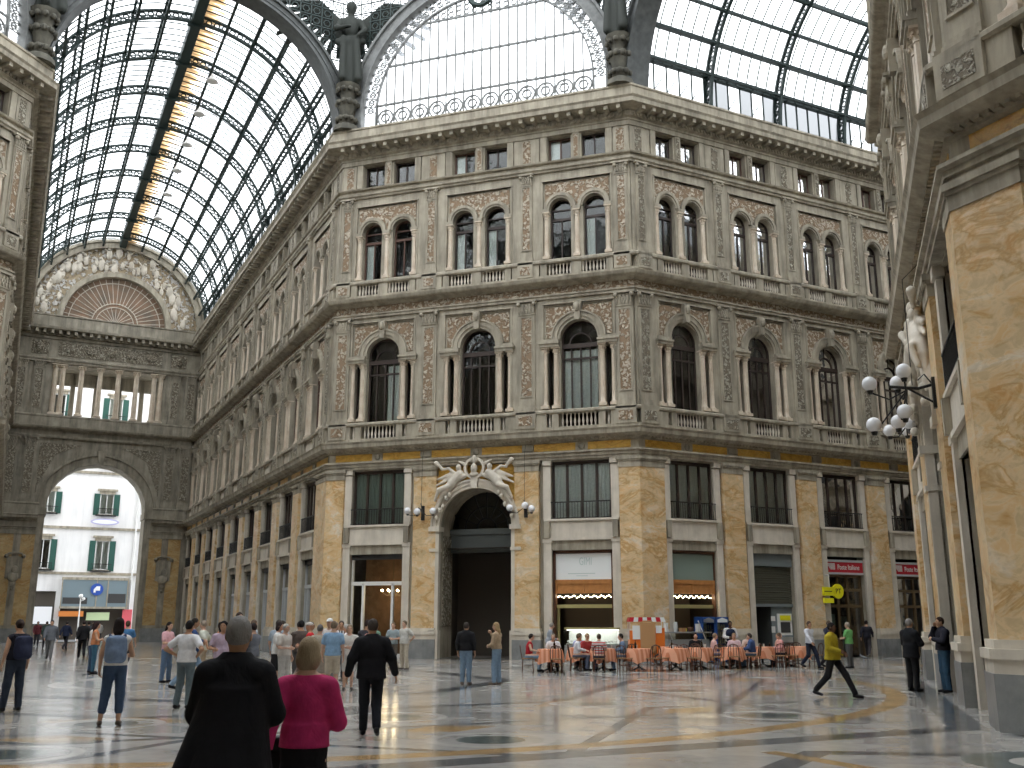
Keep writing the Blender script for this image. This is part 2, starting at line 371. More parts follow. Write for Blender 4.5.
    # mezzanine window
    for key,cur in (('mza','curtain'),('mzb','curtain_g'),('mzc',None)):
        P[key]=[]; mb=MB(); a=1.45
        for x in (-a+.05,-.72,0,.72,a-.05): mb.box(x-.055,x+.055,-.42,-.3,6.4,9.13)
        mb.box(-a,a,-.43,-.28,9.0,9.15); mb.box(-a,a,-.42,-.3,6.36,6.46)
        part(key,'frame',mb.mesh('window_frame','wood_d'))
        mb=MB(); mb.box(-a,a,-.375,-.36,6.4,9.1); part(key,'pane',mb.mesh('window_pane','glass'))
        if cur:
            mb=MB(); xs=(-1.4,-.75,-.72,.70,.74,1.4) if cur=='curtain' else (-1.4,1.4)
            for a0,b0 in zip(xs[::2],xs[1::2]):
                n=int((b0-a0)/.07)
                for i in range(n):
                    p,q=a0+(b0-a0)*i/n,a0+(b0-a0)*(i+1)/n; mb.quad((p,-.42+.03*(i%2),6.4),(q,-.42+.03*((i+1)%2),6.4),(q,-.42+.03*((i+1)%2),9.1),(p,-.42+.03*(i%2),9.1))
            part(key,'curtain',mb.mesh('window_curtain',cur))
        mb=MB(); mb.box(-1.45,1.45,-.02,.02,7.15,7.2); mb.box(-1.45,1.45,-.02,.02,6.42,6.45)
        for i in range(21): x=-1.4+.14*i; mb.box(x-.01,x+.01,-.01,.01,6.4,7.16)
        part(key,'railing',mb.mesh('window_railing','black_iron'))
def place(fr,key,s,k,base,n,label,kind='structure'):
    (ox,oy),a,_=FR[fr]; a=math.radians(a); oo=.17 if key[:2]=='mz' else 0
    e=ob('%s_%d'%(base,n),None,None,(ox+s*math.cos(a)+oo*math.sin(a),oy+s*math.sin(a)-oo*math.cos(a),0),a,kind=kind,label=label)
    e.empty_display_size=.3
    fr_=None
    for nm,data,x in P[key]:
        if nm=='pane' and fr_ is not None: ob(nm,data,fr_); continue
        o_=ob(nm,data,e,(k*x,0,0),0,1 if nm=='column' else k)
        if nm=='frame': fr_=o_
    return e
WN=[0,0]
ORD=['first','second','third','fourth','fifth','sixth','seventh','eighth','ninth','tenth']
NICE={'center':'the central façade','right_arm':'the right-hand arm','left_arm':'the left-hand arm','near_right_chamfer':'the near right building','near_right_arm':'the nearest right wall','far_left_chamfer':'the dark building at the left edge','far_left_arm':'the left wall of the far arm'}
def pilaster_mesh(hw,z0,z1,name,mat='stone',rel='relief',zr0=None,zr1=None,cap=.7,o=.18):
    mb=MB(); mb.mat(0)
    mb.box(-hw,hw,-.05,o,z0,z1-cap+.02); mb.box(-hw-.05,hw+.05,-.05,o+.07,z0,z0+.22); mb.box(-hw-.03,hw+.03,-.05,o+.04,z0+.22,z0+.32)
    rw=hw*.62; a,b=zr0,zr1
    for x0,x1,za,zb in ((-rw-.06,-rw,a-.06,b+.06),(rw,rw+.06,a-.06,b+.06),(-rw,rw,a-.06,a),(-rw,rw,b,b+.06)): mb.box(x0,x1,o,o+.045,za,zb)
    base=mb.mesh(name,[mat]); mb=MB()
    zc=z1-cap
    mb.box(-hw*.95,hw*.95,-.05,o+.02,zc,z1-.08); mb.box(-hw-.02,hw+.02,-.05,o+.05,zc-.05,zc+.02); mb.box(-hw-.12,hw+.12,-.05,o+.16,z1-.1,z1)
    for rz,n,sz in ((zc+.12,5,.085),(zc+.27,6,.08),(zc+.42,5,.085)):
        for i in range(n): mb.ball((-hw*.85+hw*1.7*i/(n-1),o+.05,rz),sz*cap/.7,5,4,(.8,.7,1.5))
    for sg in (-1,1): mb.ball((sg*hw*.95,o+.1,z1-.2),.12*cap/.7,6,5)
    cap_=mb.mesh('capital','stone' if mat=='stone' else mat,True); mb=MB(); mb.box(-rw,rw,o-.02,o+.012,a,b)
    return base,mb.mesh('relief_panel',rel),cap_
def put_pilaster(t,W,x):
    o=ob('pilaster',t[0],W,(x,0,0)); ob('relief_panel',t[1],o); ob('capital',t[2],o)
def put_pillar(t,W,x):
    o=ob('marble_pillar',t[0],W,(x,0,0)); ob('plinth',t[1],o); ob('capital',t[2],o)
def giallo_mesh(hw,o,name):
    mb=MB(); mb.box(-hw,hw,-.05,o,1.36,8.72); sh=mb.mesh(name,'giallo'); mb=MB()
    mb.mat(0); mb.box(-hw-.1,hw+.1,-.05,o+.12,0,.78+.1)
    mb.mat(1); mb.box(-hw-.08,hw+.08,-.05,o+.10,.88,1.14); mb.box(-hw-.12,hw+.12,-.05,o+.15,1.1,1.26); mb.box(-hw-.05,hw+.05,-.05,o+.07,1.26,1.4)
    pl=mb.mesh('plinth',['plinth','stone_l']); mb=MB()
    mb.box(-hw-.02,hw+.02,-.05,o+.03,8.7,8.98); mb.box(-hw-.1,hw+.1,-.05,o+.12,9.06,9.2); mb.box(-hw-.05,hw+.05,-.05,o+.07,8.98,9.06)
    n=max(3,int(hw*2/.17))
    for i in range(n): x=-hw+2*hw*(i+.5)/n; mb.box(x-.045,x+.045,o,o+.1,8.99,9.06)
    return sh,pl,mb.mesh('capital','stone')
def facade(fr,bays,kind,T0,T1,edge0,edge1,portal=None,ground=None,shops=None,win=True):
    (ox,oy),adeg,Ln=FR[fr]; k=k_open(kind); a=math.radians(adeg); nice=NICE[fr]
    W=ob('wall_'+fr,None,None,(ox,oy,0),a,kind='structure',label='carved grey stone and yellow marble wall of '+nice)
    W.empty_display_size=.5
    mb=MB(); mb.mat(0)
    # ground zone
    holes=[]
    for i,c in enumerate(bays):
        if portal==i: holes.append(('a',c,1.85,0,6.18))
        else: holes+= [('r',c-1.45*k,c+1.45*k,0,4.95)]
    row(mb,0,Ln,0,5.45 if portal is None else 9.2,[h for h in holes if True] if portal is None else [h if h[0]=='a' else ('r',h[1],h[2],0,4.95) for h in holes],.45) if portal is None else None
    if portal is None: row(mb,0,Ln,5.45,9.2,[('r',c-1.45*k,c+1.45*k,6.36,9.15) for c in bays],.45)
    else:
        pc=bays[portal]
        for lo,hi,bs in ((0,pc-2.6,bays[:portal]),(pc+2.6,Ln,bays[portal+1:])):
            row(mb,lo,hi,0,5.45,[('r',c-1.45*k,c+1.45*k,0,4.95) for c in bs],.45); row(mb,lo,hi,5.45,9.2,[('r',c-1.45*k,c+1.45*k,6.36,9.15) for c in bs],.45)
        row(mb,pc-2.6,pc+2.6,0,9.2,[('a',pc,1.85,0,6.18)],1.6)
    row(mb,0,Ln,10.5,17.4,[h for c in bays for h in (('r',c-1.62*k,c-1.28*k,11.7,14.76),('a',c,.94*k,10.79,15.2),('r',c+1.28*k,c+1.62*k,11.7,14.76))],.45)
    row(mb,0,Ln,18.2,24.2,[h for c in bays for h in (('a',c-.88*k,.56*k,18.48,22.13),('a',c+.88*k,.56*k,18.48,22.13))],.45)
    row(mb,0,Ln,24.2,26.3,[h for c in bays for h in (('r',c-1.52*k,c-.28*k,24.72,26.13),('r',c+.28*k,c+1.52*k,24.72,26.13))],.4)
    # framing strips between bays
    piers=[(bays[i]+bays[i+1])/2 for i in range(len(bays)-1)]
    edges=[0]+piers+[Ln]
    for i,c in enumerate(bays):
        for lo,hi in ((edges[i],c-1.84*k),(c+1.84*k,edges[i+1])):
            if hi-lo>.1:
                mb.box(lo,hi,0,.09,11.6,17.3); mb.box(lo,hi,0,.09,19.3,24.15)
        mb.box(c-1.84*k,c+1.84*k,0,.09,17.0,17.3); mb.box(c-1.84*k,c+1.84*k,0,.16,17.0,17.06); mb.box(c-1.76*k,c+1.76*k,0,.05,16.93,17.0)
        mb.box(c-1.84*k,c+1.84*k,0,.09,23.62,24.15); mb.box(c-1.84*k,c+1.84*k,0,.16,23.62,23.69)
        for sg in (-1,1): x=c+sg*1.80*k; mb.box(x-.04,x+.04,0,.14,11.6,17.0); mb.box(x-.04,x+.04,0,.14,19.3,23.65)
        # balcony pedestals
        for z0,z1,xs in ((10.75,11.45,((-1.92,-1.58),(-1.32,-.98),(.98,1.32),(1.58,1.92))),(18.45,19.1,((-1.85,-1.52),(-.26,.26),(1.52,1.85)))):
            for x0,x1 in xs: bx(mb,c,k,x0,x1,0,.34,z0,z1)
        for lo,hi in ((edges[i],c-1.92*k),(c+1.92*k,edges[i+1])):
            if hi-lo>.05: mb.box(lo,hi,0,.34,10.75,11.45); mb.box(lo,hi,0,.34,18.45,19.1)
    allp=([edge0] if edge0 else [])+piers+([Ln-edge1] if edge1 else [])
    for p_ in allp: mb.box(p_-.5,p_+.5,0,.42,10.75,11.62); mb.box(p_-.4,p_+.4,0,.42,18.45,19.32)
    # attic piers
    for i,c in enumerate(bays):
        for x in (-1.72,0,1.72): bx(mb,c,k,x-.17,x+.17,0,.1,24.7,26.2)
        for lo,hi in ((edges[i],c-1.95*k),(c+1.95*k,edges[i+1])):
            if hi-lo>.2: mb.box(lo,hi,0,.07,24.7,26.2)
    # mezzanine sills and jamb pilasters
    for i,c in enumerate(bays):
        if portal==i: continue
        mb.mat(1)
        bx(mb,c,k,-1.5,1.5,-.1,.10,5.5,6.3); bx(mb,c,k,-1.8,1.8,-.1,.2,6.3,6.4); bx(mb,c,k,-1.55,1.55,-.1,.16,5.4,5.52)
        mb.mat(0); bx(mb,c,k,-1.45,1.45,-.35,.05,4.95,5.4); mb.mat(1)
        for sg in (-1,1):
            x=sg*1.64; bx(mb,c,k,x-.19,x+.19,-.05,.14,0,5.3); bx(mb,c,k,x-.22,x+.22,-.05,.18,5.3,5.48); bx(mb,c,k,x-.19,x+.19,-.05,.14,6.4,8.9); bx(mb,c,k,x-.22,x+.22,-.05,.2,8.95,9.2)
            mb.mat(0); bx(mb,c,k,x-.13,x+.13,.1,.26,5.5,6.28); mb.mat(1)
    mb.mat(0)
    # swept mouldings
    sweep(mb,[(.0,9.2),(.24,9.2),(.24,9.32),(.3,9.33),(.3,9.46),(.4,9.5),(.4,9.58),(.12,9.6)],0,Ln,T0,T1)
    mb.mat(3); sweep(mb,[(.12,9.6),(.12,10.02)],0,Ln,T0,T1); mb.mat(0)
    sweep(mb,[(.12,10.02),(.22,10.05),(.22,10.12),(.5,10.22),(.62,10.28),(.64,10.45),(.70,10.55),(.38,10.62),(.38,10.76),(0,10.76)],0,Ln,T0,T1)
    sweep(mb,[(0,11.42),(.38,11.42),(.42,11.47),(.42,11.56),(.36,11.61),(0,11.61)],0,Ln,T0,T1)
    sweep(mb,[(0,17.28),(.2,17.28),(.2,17.4),(.26,17.42),(.26,17.5),(.1,17.52)],0,Ln,T0,T1)
    mb.mat(2); sweep(mb,[(.1,17.52),(.1,17.9)],0,Ln,T0,T1); mb.mat(0)
    sweep(mb,[(.1,17.9),(.2,17.92),(.3,18.0),(.55,18.05),(.6,18.1),(.66,18.24),(.38,18.3),(.38,18.46),(0,18.46)],0,Ln,T0,T1)
    sweep(mb,[(0,19.08),(.38,19.08),(.42,19.13),(.42,19.24),(.36,19.3),(0,19.3)],0,Ln,T0,T1)
    sweep(mb,[(0,24.12),(.2,24.12),(.22,24.2),(.3,24.25),(.32,24.36),(.16,24.42),(.16,24.55),(.3,24.58),(.34,24.66),(.1,24.72),(0,24.72)],0,Ln,T0,T1)
    mb.mat(0); sweep(mb,[(0,26.16),(.14,26.16),(.14,26.4),(.2,26.42),(.2,26.5),(.34,26.56),(.34,26.86),(.98,26.9),(1.08,26.93),(1.1,27.14),(1.18,27.24),(.84,27.3),(.84,27.86),(.9,27.9),(.9,28.0),(-.4,28.0)],0,Ln,T0,T1)
    wl=mb.build('masonry',['stone','stone_l','relief','stone'],W)
    # frieze: ochre marble slabs and medallions
    mb=MB(); n=max(2,round(Ln/2.62))
    for i in range(n):
        x=Ln*(i+.5)/n; mb.mat(0); mb.box(x-1.03,x+1.03,.1,.135,9.64,10.0)
        mb.mat(1); xb=Ln*i/n
        if i>0:
            if i%2: mb.lathe(xb,.14,[(.001,9.8)],4) if 0 else mb.ball((xb,.14,9.82),.17,8,5,(1,.5,1))
            else: mb.box(xb-.28,xb+.28,.1,.2,9.7,9.95)
    mb.build('ochre_frieze',['ochre','stone_d'],W)
    # dentils and modillions of the cornices
    mb=MB()
    for z0,z1,o0,o1,st,w in ((10.1,10.2,.2,.36,.2,.1),(26.58,26.72,.32,.42,.2,.1),(26.7,26.92,.34,.95,.62,.2)):
        n=int(Ln/st)
        for i in range(n): x=Ln*(i+.5)/n; mb.box(x-w/2,x+w/2,o0,o1,z0,z1)
    n=int(Ln/1.25)
    for i in range(n+1): x=Ln*i/n; mb.box(x-.06,x+.06,.8,1.0,27.22,27.42)
    mb.build('cornice_brackets','stone',W)
    # relief panels of the attic and pedestals
    mb=MB()
    for p_ in allp:
        mb.box(p_-.2,p_+.2,.06,.085,24.85,26.05)
        mb.box(p_-.34,p_+.34,.40,.435,10.9,11.35); mb.box(p_-.26,p_+.26,.40,.435,18.58,19.0)
    for c in bays:
        bx(mb,c,k,-.1,.1,.08,.112,24.85,26.05)
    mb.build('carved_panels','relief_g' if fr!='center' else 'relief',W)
    # pilasters
    rl='relief' if kind=='c' else 'relief_g'
    key='pm'+kind+rl
    if key not in P: P[key]=(pilaster_mesh(.42*k,11.6,17.3,'pilaster','stone',rl,12.4,16.4),pilaster_mesh(.3*k,19.3,24.14,'pilaster','stone',rl,20.0,23.4,.6),giallo_mesh(.6,.25 ,'marble_pillar'))
    for p_ in allp:
        put_pilaster(P[key][0],W,p_); put_pilaster(P[key][1],W,p_)
    for p_ in piers: put_pillar(P[key][2],W,p_)
    for sgn,e,Tn in ((0,edge0,T0),(1,edge1,T1)):       # big corner pillars run to the mitre
        if not e: continue
        we=(bays[0] if sgn==0 else Ln-bays[-1])-1.86*k
        mb=MB()
        for mt,o,z0,z1 in ((0,.25,1.36,8.72),(1,.37,0,.88),(2,.35,.88,1.14),(2,.40,1.1,1.26),(2,.32,1.26,1.4),(3,.28,8.7,8.98),(3,.37,9.06,9.2),(3,.32,8.98,9.06)):
            ee=we+(o-.25 if mt else 0); q=Tn*o if Tn>0 else .0
            pr=[(-q,o),(ee,o),(ee,-.05),(.02,-.05)]
            if sgn: pr=[(Ln-x,y) for x,y in pr][::-1]
            mb.mat(mt); N=4; mb.add([(x,y,z0) for x,y in pr]+[(x,y,z1) for x,y in pr],[(0,1,2,3),(7,6,5,4)]+[(i,4+i,4+(i+1)%4,(i+1)%4) for i in range(4)])
        mb.build('corner_pillar',['giallo','plinth','stone_l','stone'],W)
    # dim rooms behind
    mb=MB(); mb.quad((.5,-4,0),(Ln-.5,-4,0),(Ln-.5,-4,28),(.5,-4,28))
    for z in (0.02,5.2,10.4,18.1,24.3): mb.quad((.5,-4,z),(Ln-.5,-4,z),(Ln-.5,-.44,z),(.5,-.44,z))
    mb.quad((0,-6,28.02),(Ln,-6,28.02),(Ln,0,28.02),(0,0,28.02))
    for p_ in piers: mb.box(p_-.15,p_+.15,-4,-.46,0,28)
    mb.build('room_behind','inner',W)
    if not win: return W
    rnd=random.Random(adeg+1000); f1='abcd'
    for i,c in enumerate(bays):
        def nx(): WN[0]+=1; return WN[0]
        pl='%s bay from the left along %s'%(ORD[i],nice)
        c1={('center',0):'f1d',('center',1):'f1b',('center',2):'f1a'}.get((fr,i),rnd.choice(('f1b','f1b','f1c','f1d')))
        place(fr,c1,c,k,'window',nx(),'tall arched first-floor window with columns, '+pl)
        place(fr,rnd.choice(('f2a','f2b','f2c','f2d')),c,k,'window',nx(),'twin arched second-floor window, '+pl)
        for sg,w in ((-1,'left'),(1,'right')): place(fr,rnd.choice(('ata','atb')),c+sg*.9*k,k,'window',nx(),'small square attic window, %s one of the pair in the %s'%(w,pl))
        if portal==i: continue
        mz={('center',0):'mzb',('center',2):'mza'}.get((fr,i),'mza' if fr=='right_arm' else 'mzc')
        place(fr,mz,c,k,'window',nx(),'wide mezzanine window with iron railing, '+pl)
    return W
make_protos()
BAYC=[2.75,8.0,13.25]; BAYR=[2.95+4.75*i for i in range(6)]; BAYL=[AL-(3.5+4.87*i) for i in range(8,-1,-1)]
facade('center',BAYC,'c',TT,TT,.44,.44,portal=1)
facade('right_arm',BAYR,'a',TT,0,.5,0)
facade('left_arm',BAYL,'a',-1,TT,.0,.9)
facade('near_right_chamfer',BAYC,'c',TT,TT,.44,.44,portal=1)
facade('near_right_arm',[2.95+4.75*i for i in range(4)],'a',TT,0,.5,0)
facade('far_left_chamfer',BAYC,'c',TT,TT,.44,.44,portal=1)
facade('far_left_arm',[3.5+4.87*i for i in range(9)],'a',TT,-1,.9,0)
# ---------------------------------------------------------------- iron and glass roofs
ZC=28.2
def arm_axis(i): return {'left':((-5.586,-5.586,0),PI/4),'right':((16+5.586,-5.586,0),-PI/4),'near':((16+5.586,-32.75,0),-3*PI/4),'rear':((-5.586,-32.75,0),3*PI/4)}[i]
def rib_mesh():
    mb=MB(); mb.band(0,ZC,7.9,8.02,-.09,.09,math.radians(0),PI,44); mb.band(0,ZC,7.42,7.52,-.09,.09,0,PI,44)
    n=52
    for i in range(n):
        a=PI*(i+.5)/n; x,z=7.71*math.cos(a),ZC+7.71*math.sin(a); mb.band(x,z,.12,.20,-.04,.04,0,2*PI,8)
        a=PI*i/n; mb.tube([(7.5*math.cos(a),0,ZC+7.5*math.sin(a)),(7.92*math.cos(a),0,ZC+7.92*math.sin(a))],.025,4)
    return mb.mesh('lattice_rib','iron')
RIB=rib_mesh()
PUR=[14,26.7,39.3,51.9,64.5,77]
def arm_roof(nm,length,step,first,detail=True,rust=True):
    loc,rot=arm_axis(nm); nice={'left':'far left arm','right':'right-hand arm','near':'arm over the camera','rear':'rear arm'}[nm]
    R=ob('ceiling_'+nm,None,None,loc,rot,kind='structure',label='barrel vault of iron ribs and white glass over the '+nice)
    ribs=[]; t=first
    while t<length-1: ribs.append(t); t+=step
    for t in ribs: o=ob('lattice_rib',RIB,R,(0,t,0))
    mb=MB()      # purlins
    angs=PUR+[180-a for a in PUR]
    for a in angs:
        c,q=math.cos(math.radians(a)),math.sin(math.radians(a))
        for r,h in ((7.95,.07),(7.5,.075)):
            x,z=r*c,ZC+r*q; mb.box(x-h,x+h,-length,0,z-h,z+h)
        n=int(length/(.6 if detail else 2.4))
        for i in range(n): y=-length*(i+.5)/n; mb.tube([(7.5*c,y,ZC+7.5*q),(7.95*c,y,ZC+7.95*q)],.045,4)
    mb.build('purlins','iron',R)
    mb=MB(); mb.box(-.28,.28,-length,.0,ZC+7.35,ZC+7.5); mb.box(-.3,-.24,-length,0,ZC+7.5,ZC+8); mb.box(.24,.3,-length,0,ZC+7.5,ZC+8)
    for t in ribs: mb.box(-.5,.5,-t-.1,-t+.1,ZC+7.2,ZC+7.36)
    mb.build('ridge_walkway','iron',R)
    if detail:   # thin glazing bars
        mb=MB(); n=28; tt=[first-step]+ribs+[length]
        for t0,t1 in zip(tt,tt[1:]):
            for j in range(1,7):
                y=-(t0+(t1-t0)*j/7)
                if y>0: continue
                mb.band(0,ZC,8.0,8.06,y-.026,y+.026,math.radians(14),math.radians(166),n)
        mb.build('glazing_bars','iron',R)
    mb=MB(); mb2=MB(); n=24
    for i in range(n):
        a,b=[math.radians(14+152*t/n) for t in (i,i+1)]
        t_=mb2 if (rust and 76<14+152*(i+.5)/n<90) else mb
        t_.quad((8.08*math.cos(a),0,ZC+8.08*math.sin(a)),(8.08*math.cos(b),0,ZC+8.08*math.sin(b)),(8.08*math.cos(b),-length,ZC+8.08*math.sin(b)),(8.08*math.cos(a),-length,ZC+8.08*math.sin(a)))
    mb.build('roof_panes','roofglass',R)
    if mb2.v: mb2.build('stained_panes','ridgeglass',R)
    # low upright glazing above the cornice
    mb=MB(); mg=MB(); mh=MB(); n=int(length/.79)
    rr=random.Random(5)
    for sg in (-1,1):
        for i in range(n):
            y=-length*i/n; mb.box(sg*7.84-.035,sg*7.84+.035,y-.035,y+.035,28.0,30.15)
            g=mg if rr.random()<.72 else mh
            g.quad((sg*7.88,y,28.05),(sg*7.88,y-length/n,28.05),(sg*7.88,y-length/n,30.1),(sg*7.88,y,30.1))
            if g is mh: mb.tube([(sg*8.2,y,28.4),(sg*8.2,y-.79,29.6)],.04,4)
        mb.box(sg*7.78-.09,sg*7.78+.09,-length,0,30.05,30.25); mb.box(sg*7.85-.06,sg*7.85+.06,-length,0,27.95,28.1)
    mb.build('low_glazing_posts','iron',R); mg.build('frosted_low_panes','lowglass',R); mh.build('clear_low_panes','roofglass',R)
    return ribs
RL=arm_roof('left',AL,4.62,4.62); arm_roof('right',AR,4.75,5.0,True,False)
arm_roof('near',22.0,4.75,5.0,False,False); arm_roof('rear',22.0,4.75,5.0,False,False)
# mouth arches of the four arms
mb=MB(); mb.mat(0)
mb.band(0,ZC-.2,7.45,8.02,-1.0,.25,0,PI,40); mb.band(0,ZC-.2,7.38,7.5,.1,.38,0,PI,40); mb.band(0,ZC-.2,7.95,8.1,.1,.4,0,PI,40); mb.band(0,ZC-.2,7.65,7.75,.2,.3,0,PI,40)
MOUTH=mb.mesh('mouth_arch','iron_m',True)
for i,nm in enumerate(('left','right','near','rear')):
    loc,rot=arm_axis(nm); ob('trim_%d'%(i+1),MOUTH,None,loc,rot,kind='structure',label='broad grey iron arch across the mouth of the %s arm'%nm)
# pierced lattice filling the corners above the arches: spandrel sheets of the octagon
def spandrel_mesh():
    mb=MB(); st=.62; r0=8.1; zt=37.4
    for sg in (-1,1):
        xs=[i*st for i in range(0,14)]
        for x in xs:
            if x>7.95: continue
            zb=ZC-.2+math.sqrt(max(0,r0*r0-x*x)); 
            if zb<zt: mb.box(sg*x-.03,sg*x+.03,-.03,.03,zb,zt)
        z=28.4
        while z<zt:
            dz=z-ZC+.2; xb=math.sqrt(max(0,r0*r0-dz*dz)) if dz<r0 else 0
            if xb<7.98: mb.box(*sorted((sg*xb,sg*7.98)),-.03,.03,z-.03,z+.03)
            for x in xs:
                xc=x+st/2
                if xc>xb+.25 and xc<7.9 and math.hypot(xc,z+st/2-ZC+.2)>r0+.2: mb.band(sg*xc,z+st/2,.17,.23,-.025,.025,0,2*PI,6)
            z+=st
    mb.box(-8,8,-.2,.3,zt,zt+.4)
    return mb.mesh('pierced_lattice','iron')
SPM=spandrel_mesh(); OC=(8.0,-19.17); NT=5
sides=[('center',0,0,8.0,0)]
for i in range(8):
    a=PI/2+i*PI/4     # side outward angle
    x,y=OC[0]+19.3*math.cos(a),OC[1]+19.3*math.sin(a)
    ob('trim_%d'%NT,SPM,None,(x,y,0),a-PI/2,kind='structure',label='sheet of pierced iron lattice over side %s of the crossing'%ORD[i]); NT+=1
# glazed lunettes over the four chamfers
def lunette_mesh():
    E=ob('window_200',None,None,(8,.15,0),0,kind='structure',label='great half-round iron and glass lunette over the central façade')
    E.empty_display_size=.4; P['lun']=[]
    mb=MB(); zc=29.3
    for r0,r1,o0,o1 in ((7.0,7.65,-.15,.35),(7.55,7.7,.2,.5),(6.95,7.05,.1,.45),(6.18,6.27,-.05,.12)):
        mb.band(0,zc,r0,r1,o0,o1,0,PI,40)
        for sg in (-1,1): mb.box(*sorted((sg*r0,sg*r1)),o0,o1,28,zc)
    part('lun','outer_arch',mb.mesh('outer_arch','iron_g',True))
    mb=MB(); n=44
    for i in range(n):
        a=PI*(i+.5)/n
        mb.band(6.6*math.cos(a),zc+6.6*math.sin(a),.13,.19,-.02,.04,0,2*PI,8)
        for d in (-.5,.5):
            b=a+d*PI/n; mb.tube([(6.24*math.cos(a-d*PI/n),.02,zc+6.24*math.sin(a-d*PI/n)),(7.0*math.cos(b),.02,zc+7.0*math.sin(b))],.03,4)
        b=PI*i/n; mb.tube([(6.24*math.cos(b),.0,zc+6.24*math.sin(b)),(7.0*math.cos(b),.0,zc+7.0*math.sin(b))],.035,4)
    part('lun','lattice_band',mb.mesh('lattice_band','iron_g'))
    mb=MB(); st=.515; r=6.22; zs=(29.75,32.1,34.4)
    k=-12
    while k<=12:
        x=k*st
        if abs(x)<r: mb.box(x-.035,x+.035,-.04,.04,28.1,zc+math.sqrt(r*r-x*x))
        k+=1
    for z in (28.15,)+zs:
        xb=math.sqrt(r*r-max(0,z-zc)**2); mb.box(-xb,xb,-.05,.06,z-.05,z+.05)
        for k in range(-12,13):
            x=k*st
            if abs(x)<xb-.1 and z>29:
                for u,v in ((1,1),(-1,1),(1,-1),(-1,-1)):
                    if z==29.75 and v<0: continue
                    mb.prism([(x,z),(x+u*.2,z),(x+u*.07,z+v*.07),(x,z+v*.2)] if u*v<0 else [(x,z),(x,z+v*.2),(x+u*.07,z+v*.07),(x+u*.2,z)],-.02,.03)
    part('lun','mullions',mb.mesh('mullions','iron_g'))
    mb=MB()
    for k in range(-6,6):
        x=(k+.5)*2*st
        if abs(x)>6: continue
        mb.band(x,28.95,.42,.5,-.02,.06,0,2*PI,16); mb.band(x,28.95,.2,.27,-.02,.06,0,2*PI,10)
        for j in range(3):
            for q in (0,PI):
                pass
        for t0 in (PI/2,-PI/2):
            pts=[(x+.46*math.cos(t0+2*PI*i/3),.03,28.95+.46*math.sin(t0+2*PI*i/3)) for i in range(3)]; mb.tube(pts,.03,4,True)
    part('lun','star_rosettes',mb.mesh('star_rosettes','iron_g'))
    mb=MB()   # scrollwork in the crown and the wreath
    for i in range(-7,8):
        for z in (34.65,34.95,35.25):
            x=i*.46
            if math.hypot(x,z-zc)<6.2: mb.band(x,z,.12,.17,-.02,.04,0,2*PI,8); 
    part('lun','crown_scrollwork',mb.mesh('crown_scrollwork','iron_g'))
    mb=MB(); mb.tube([(.66*math.cos(2*PI*i/20),.22,35.4+.66*math.sin(2*PI*i/20)) for i in range(20)],.15,6,True); part('lun','wreath',mb.mesh('wreath','iron',True))
    mb=MB(); mb.prism(archpoly(0,7.0,28.1,29.3,24),-.06,-.05); part('lun','pane',mb.mesh('lunette_pane','roofglass'))
    for nm,d,x in P['lun']: ob(nm,d,E)
    for i,(x,y,a,nice) in enumerate(((27.32,-19.17,-PI/2,'near right building'),(-11.32,-19.17,PI/2,'dark left building'),(8,-38.5,PI,'building behind'))):
        e=ob('window_%d'%(201+i),None,None,(x,y,0),a,kind='structure',label='great half-round iron and glass lunette over the '+nice)
        for nm,d,xx in P['lun']: ob(nm,d,e)
lunette_mesh()
# the dome: iron ribs and glass over the crossing
D=ob('ceiling_dome',None,None,(OC[0],OC[1],0),0,kind='structure',label='glass and iron dome over the crossing')
def dome_r(t): return 20.5*math.cos(t*PI/2)
mb=MB(); mg=MB()
for i in range(16):
    a=2*PI*i/16+PI/16*0+PI/8
    pts=[(dome_r(t/10)*math.cos(a),dome_r(t/10)*math.sin(a),37.8+16*math.sin(t/10*PI/2)) for t in range(10)]
    mb.tube(pts,.22,4)
    b=a+PI/8; q=[(dome_r(t/10)*math.cos(b),dome_r(t/10)*math.sin(b),37.8+16*math.sin(t/10*PI/2)) for t in range(10)]
    for t in range(9): mg.quad(pts[t],q[t],q[t+1],pts[t+1])
for t in (0,2,4,6,8,9):
    r=dome_r(t/10); mb.tube([(r*math.cos(2*PI*i/16+PI/8),r*math.sin(2*PI*i/16+PI/8),37.8+16*math.sin(t/10*PI/2)) for i in range(16)],.14,4,True)
mb.build('dome_ribs','iron',D); mg.build('dome_panes','roofglass',D)
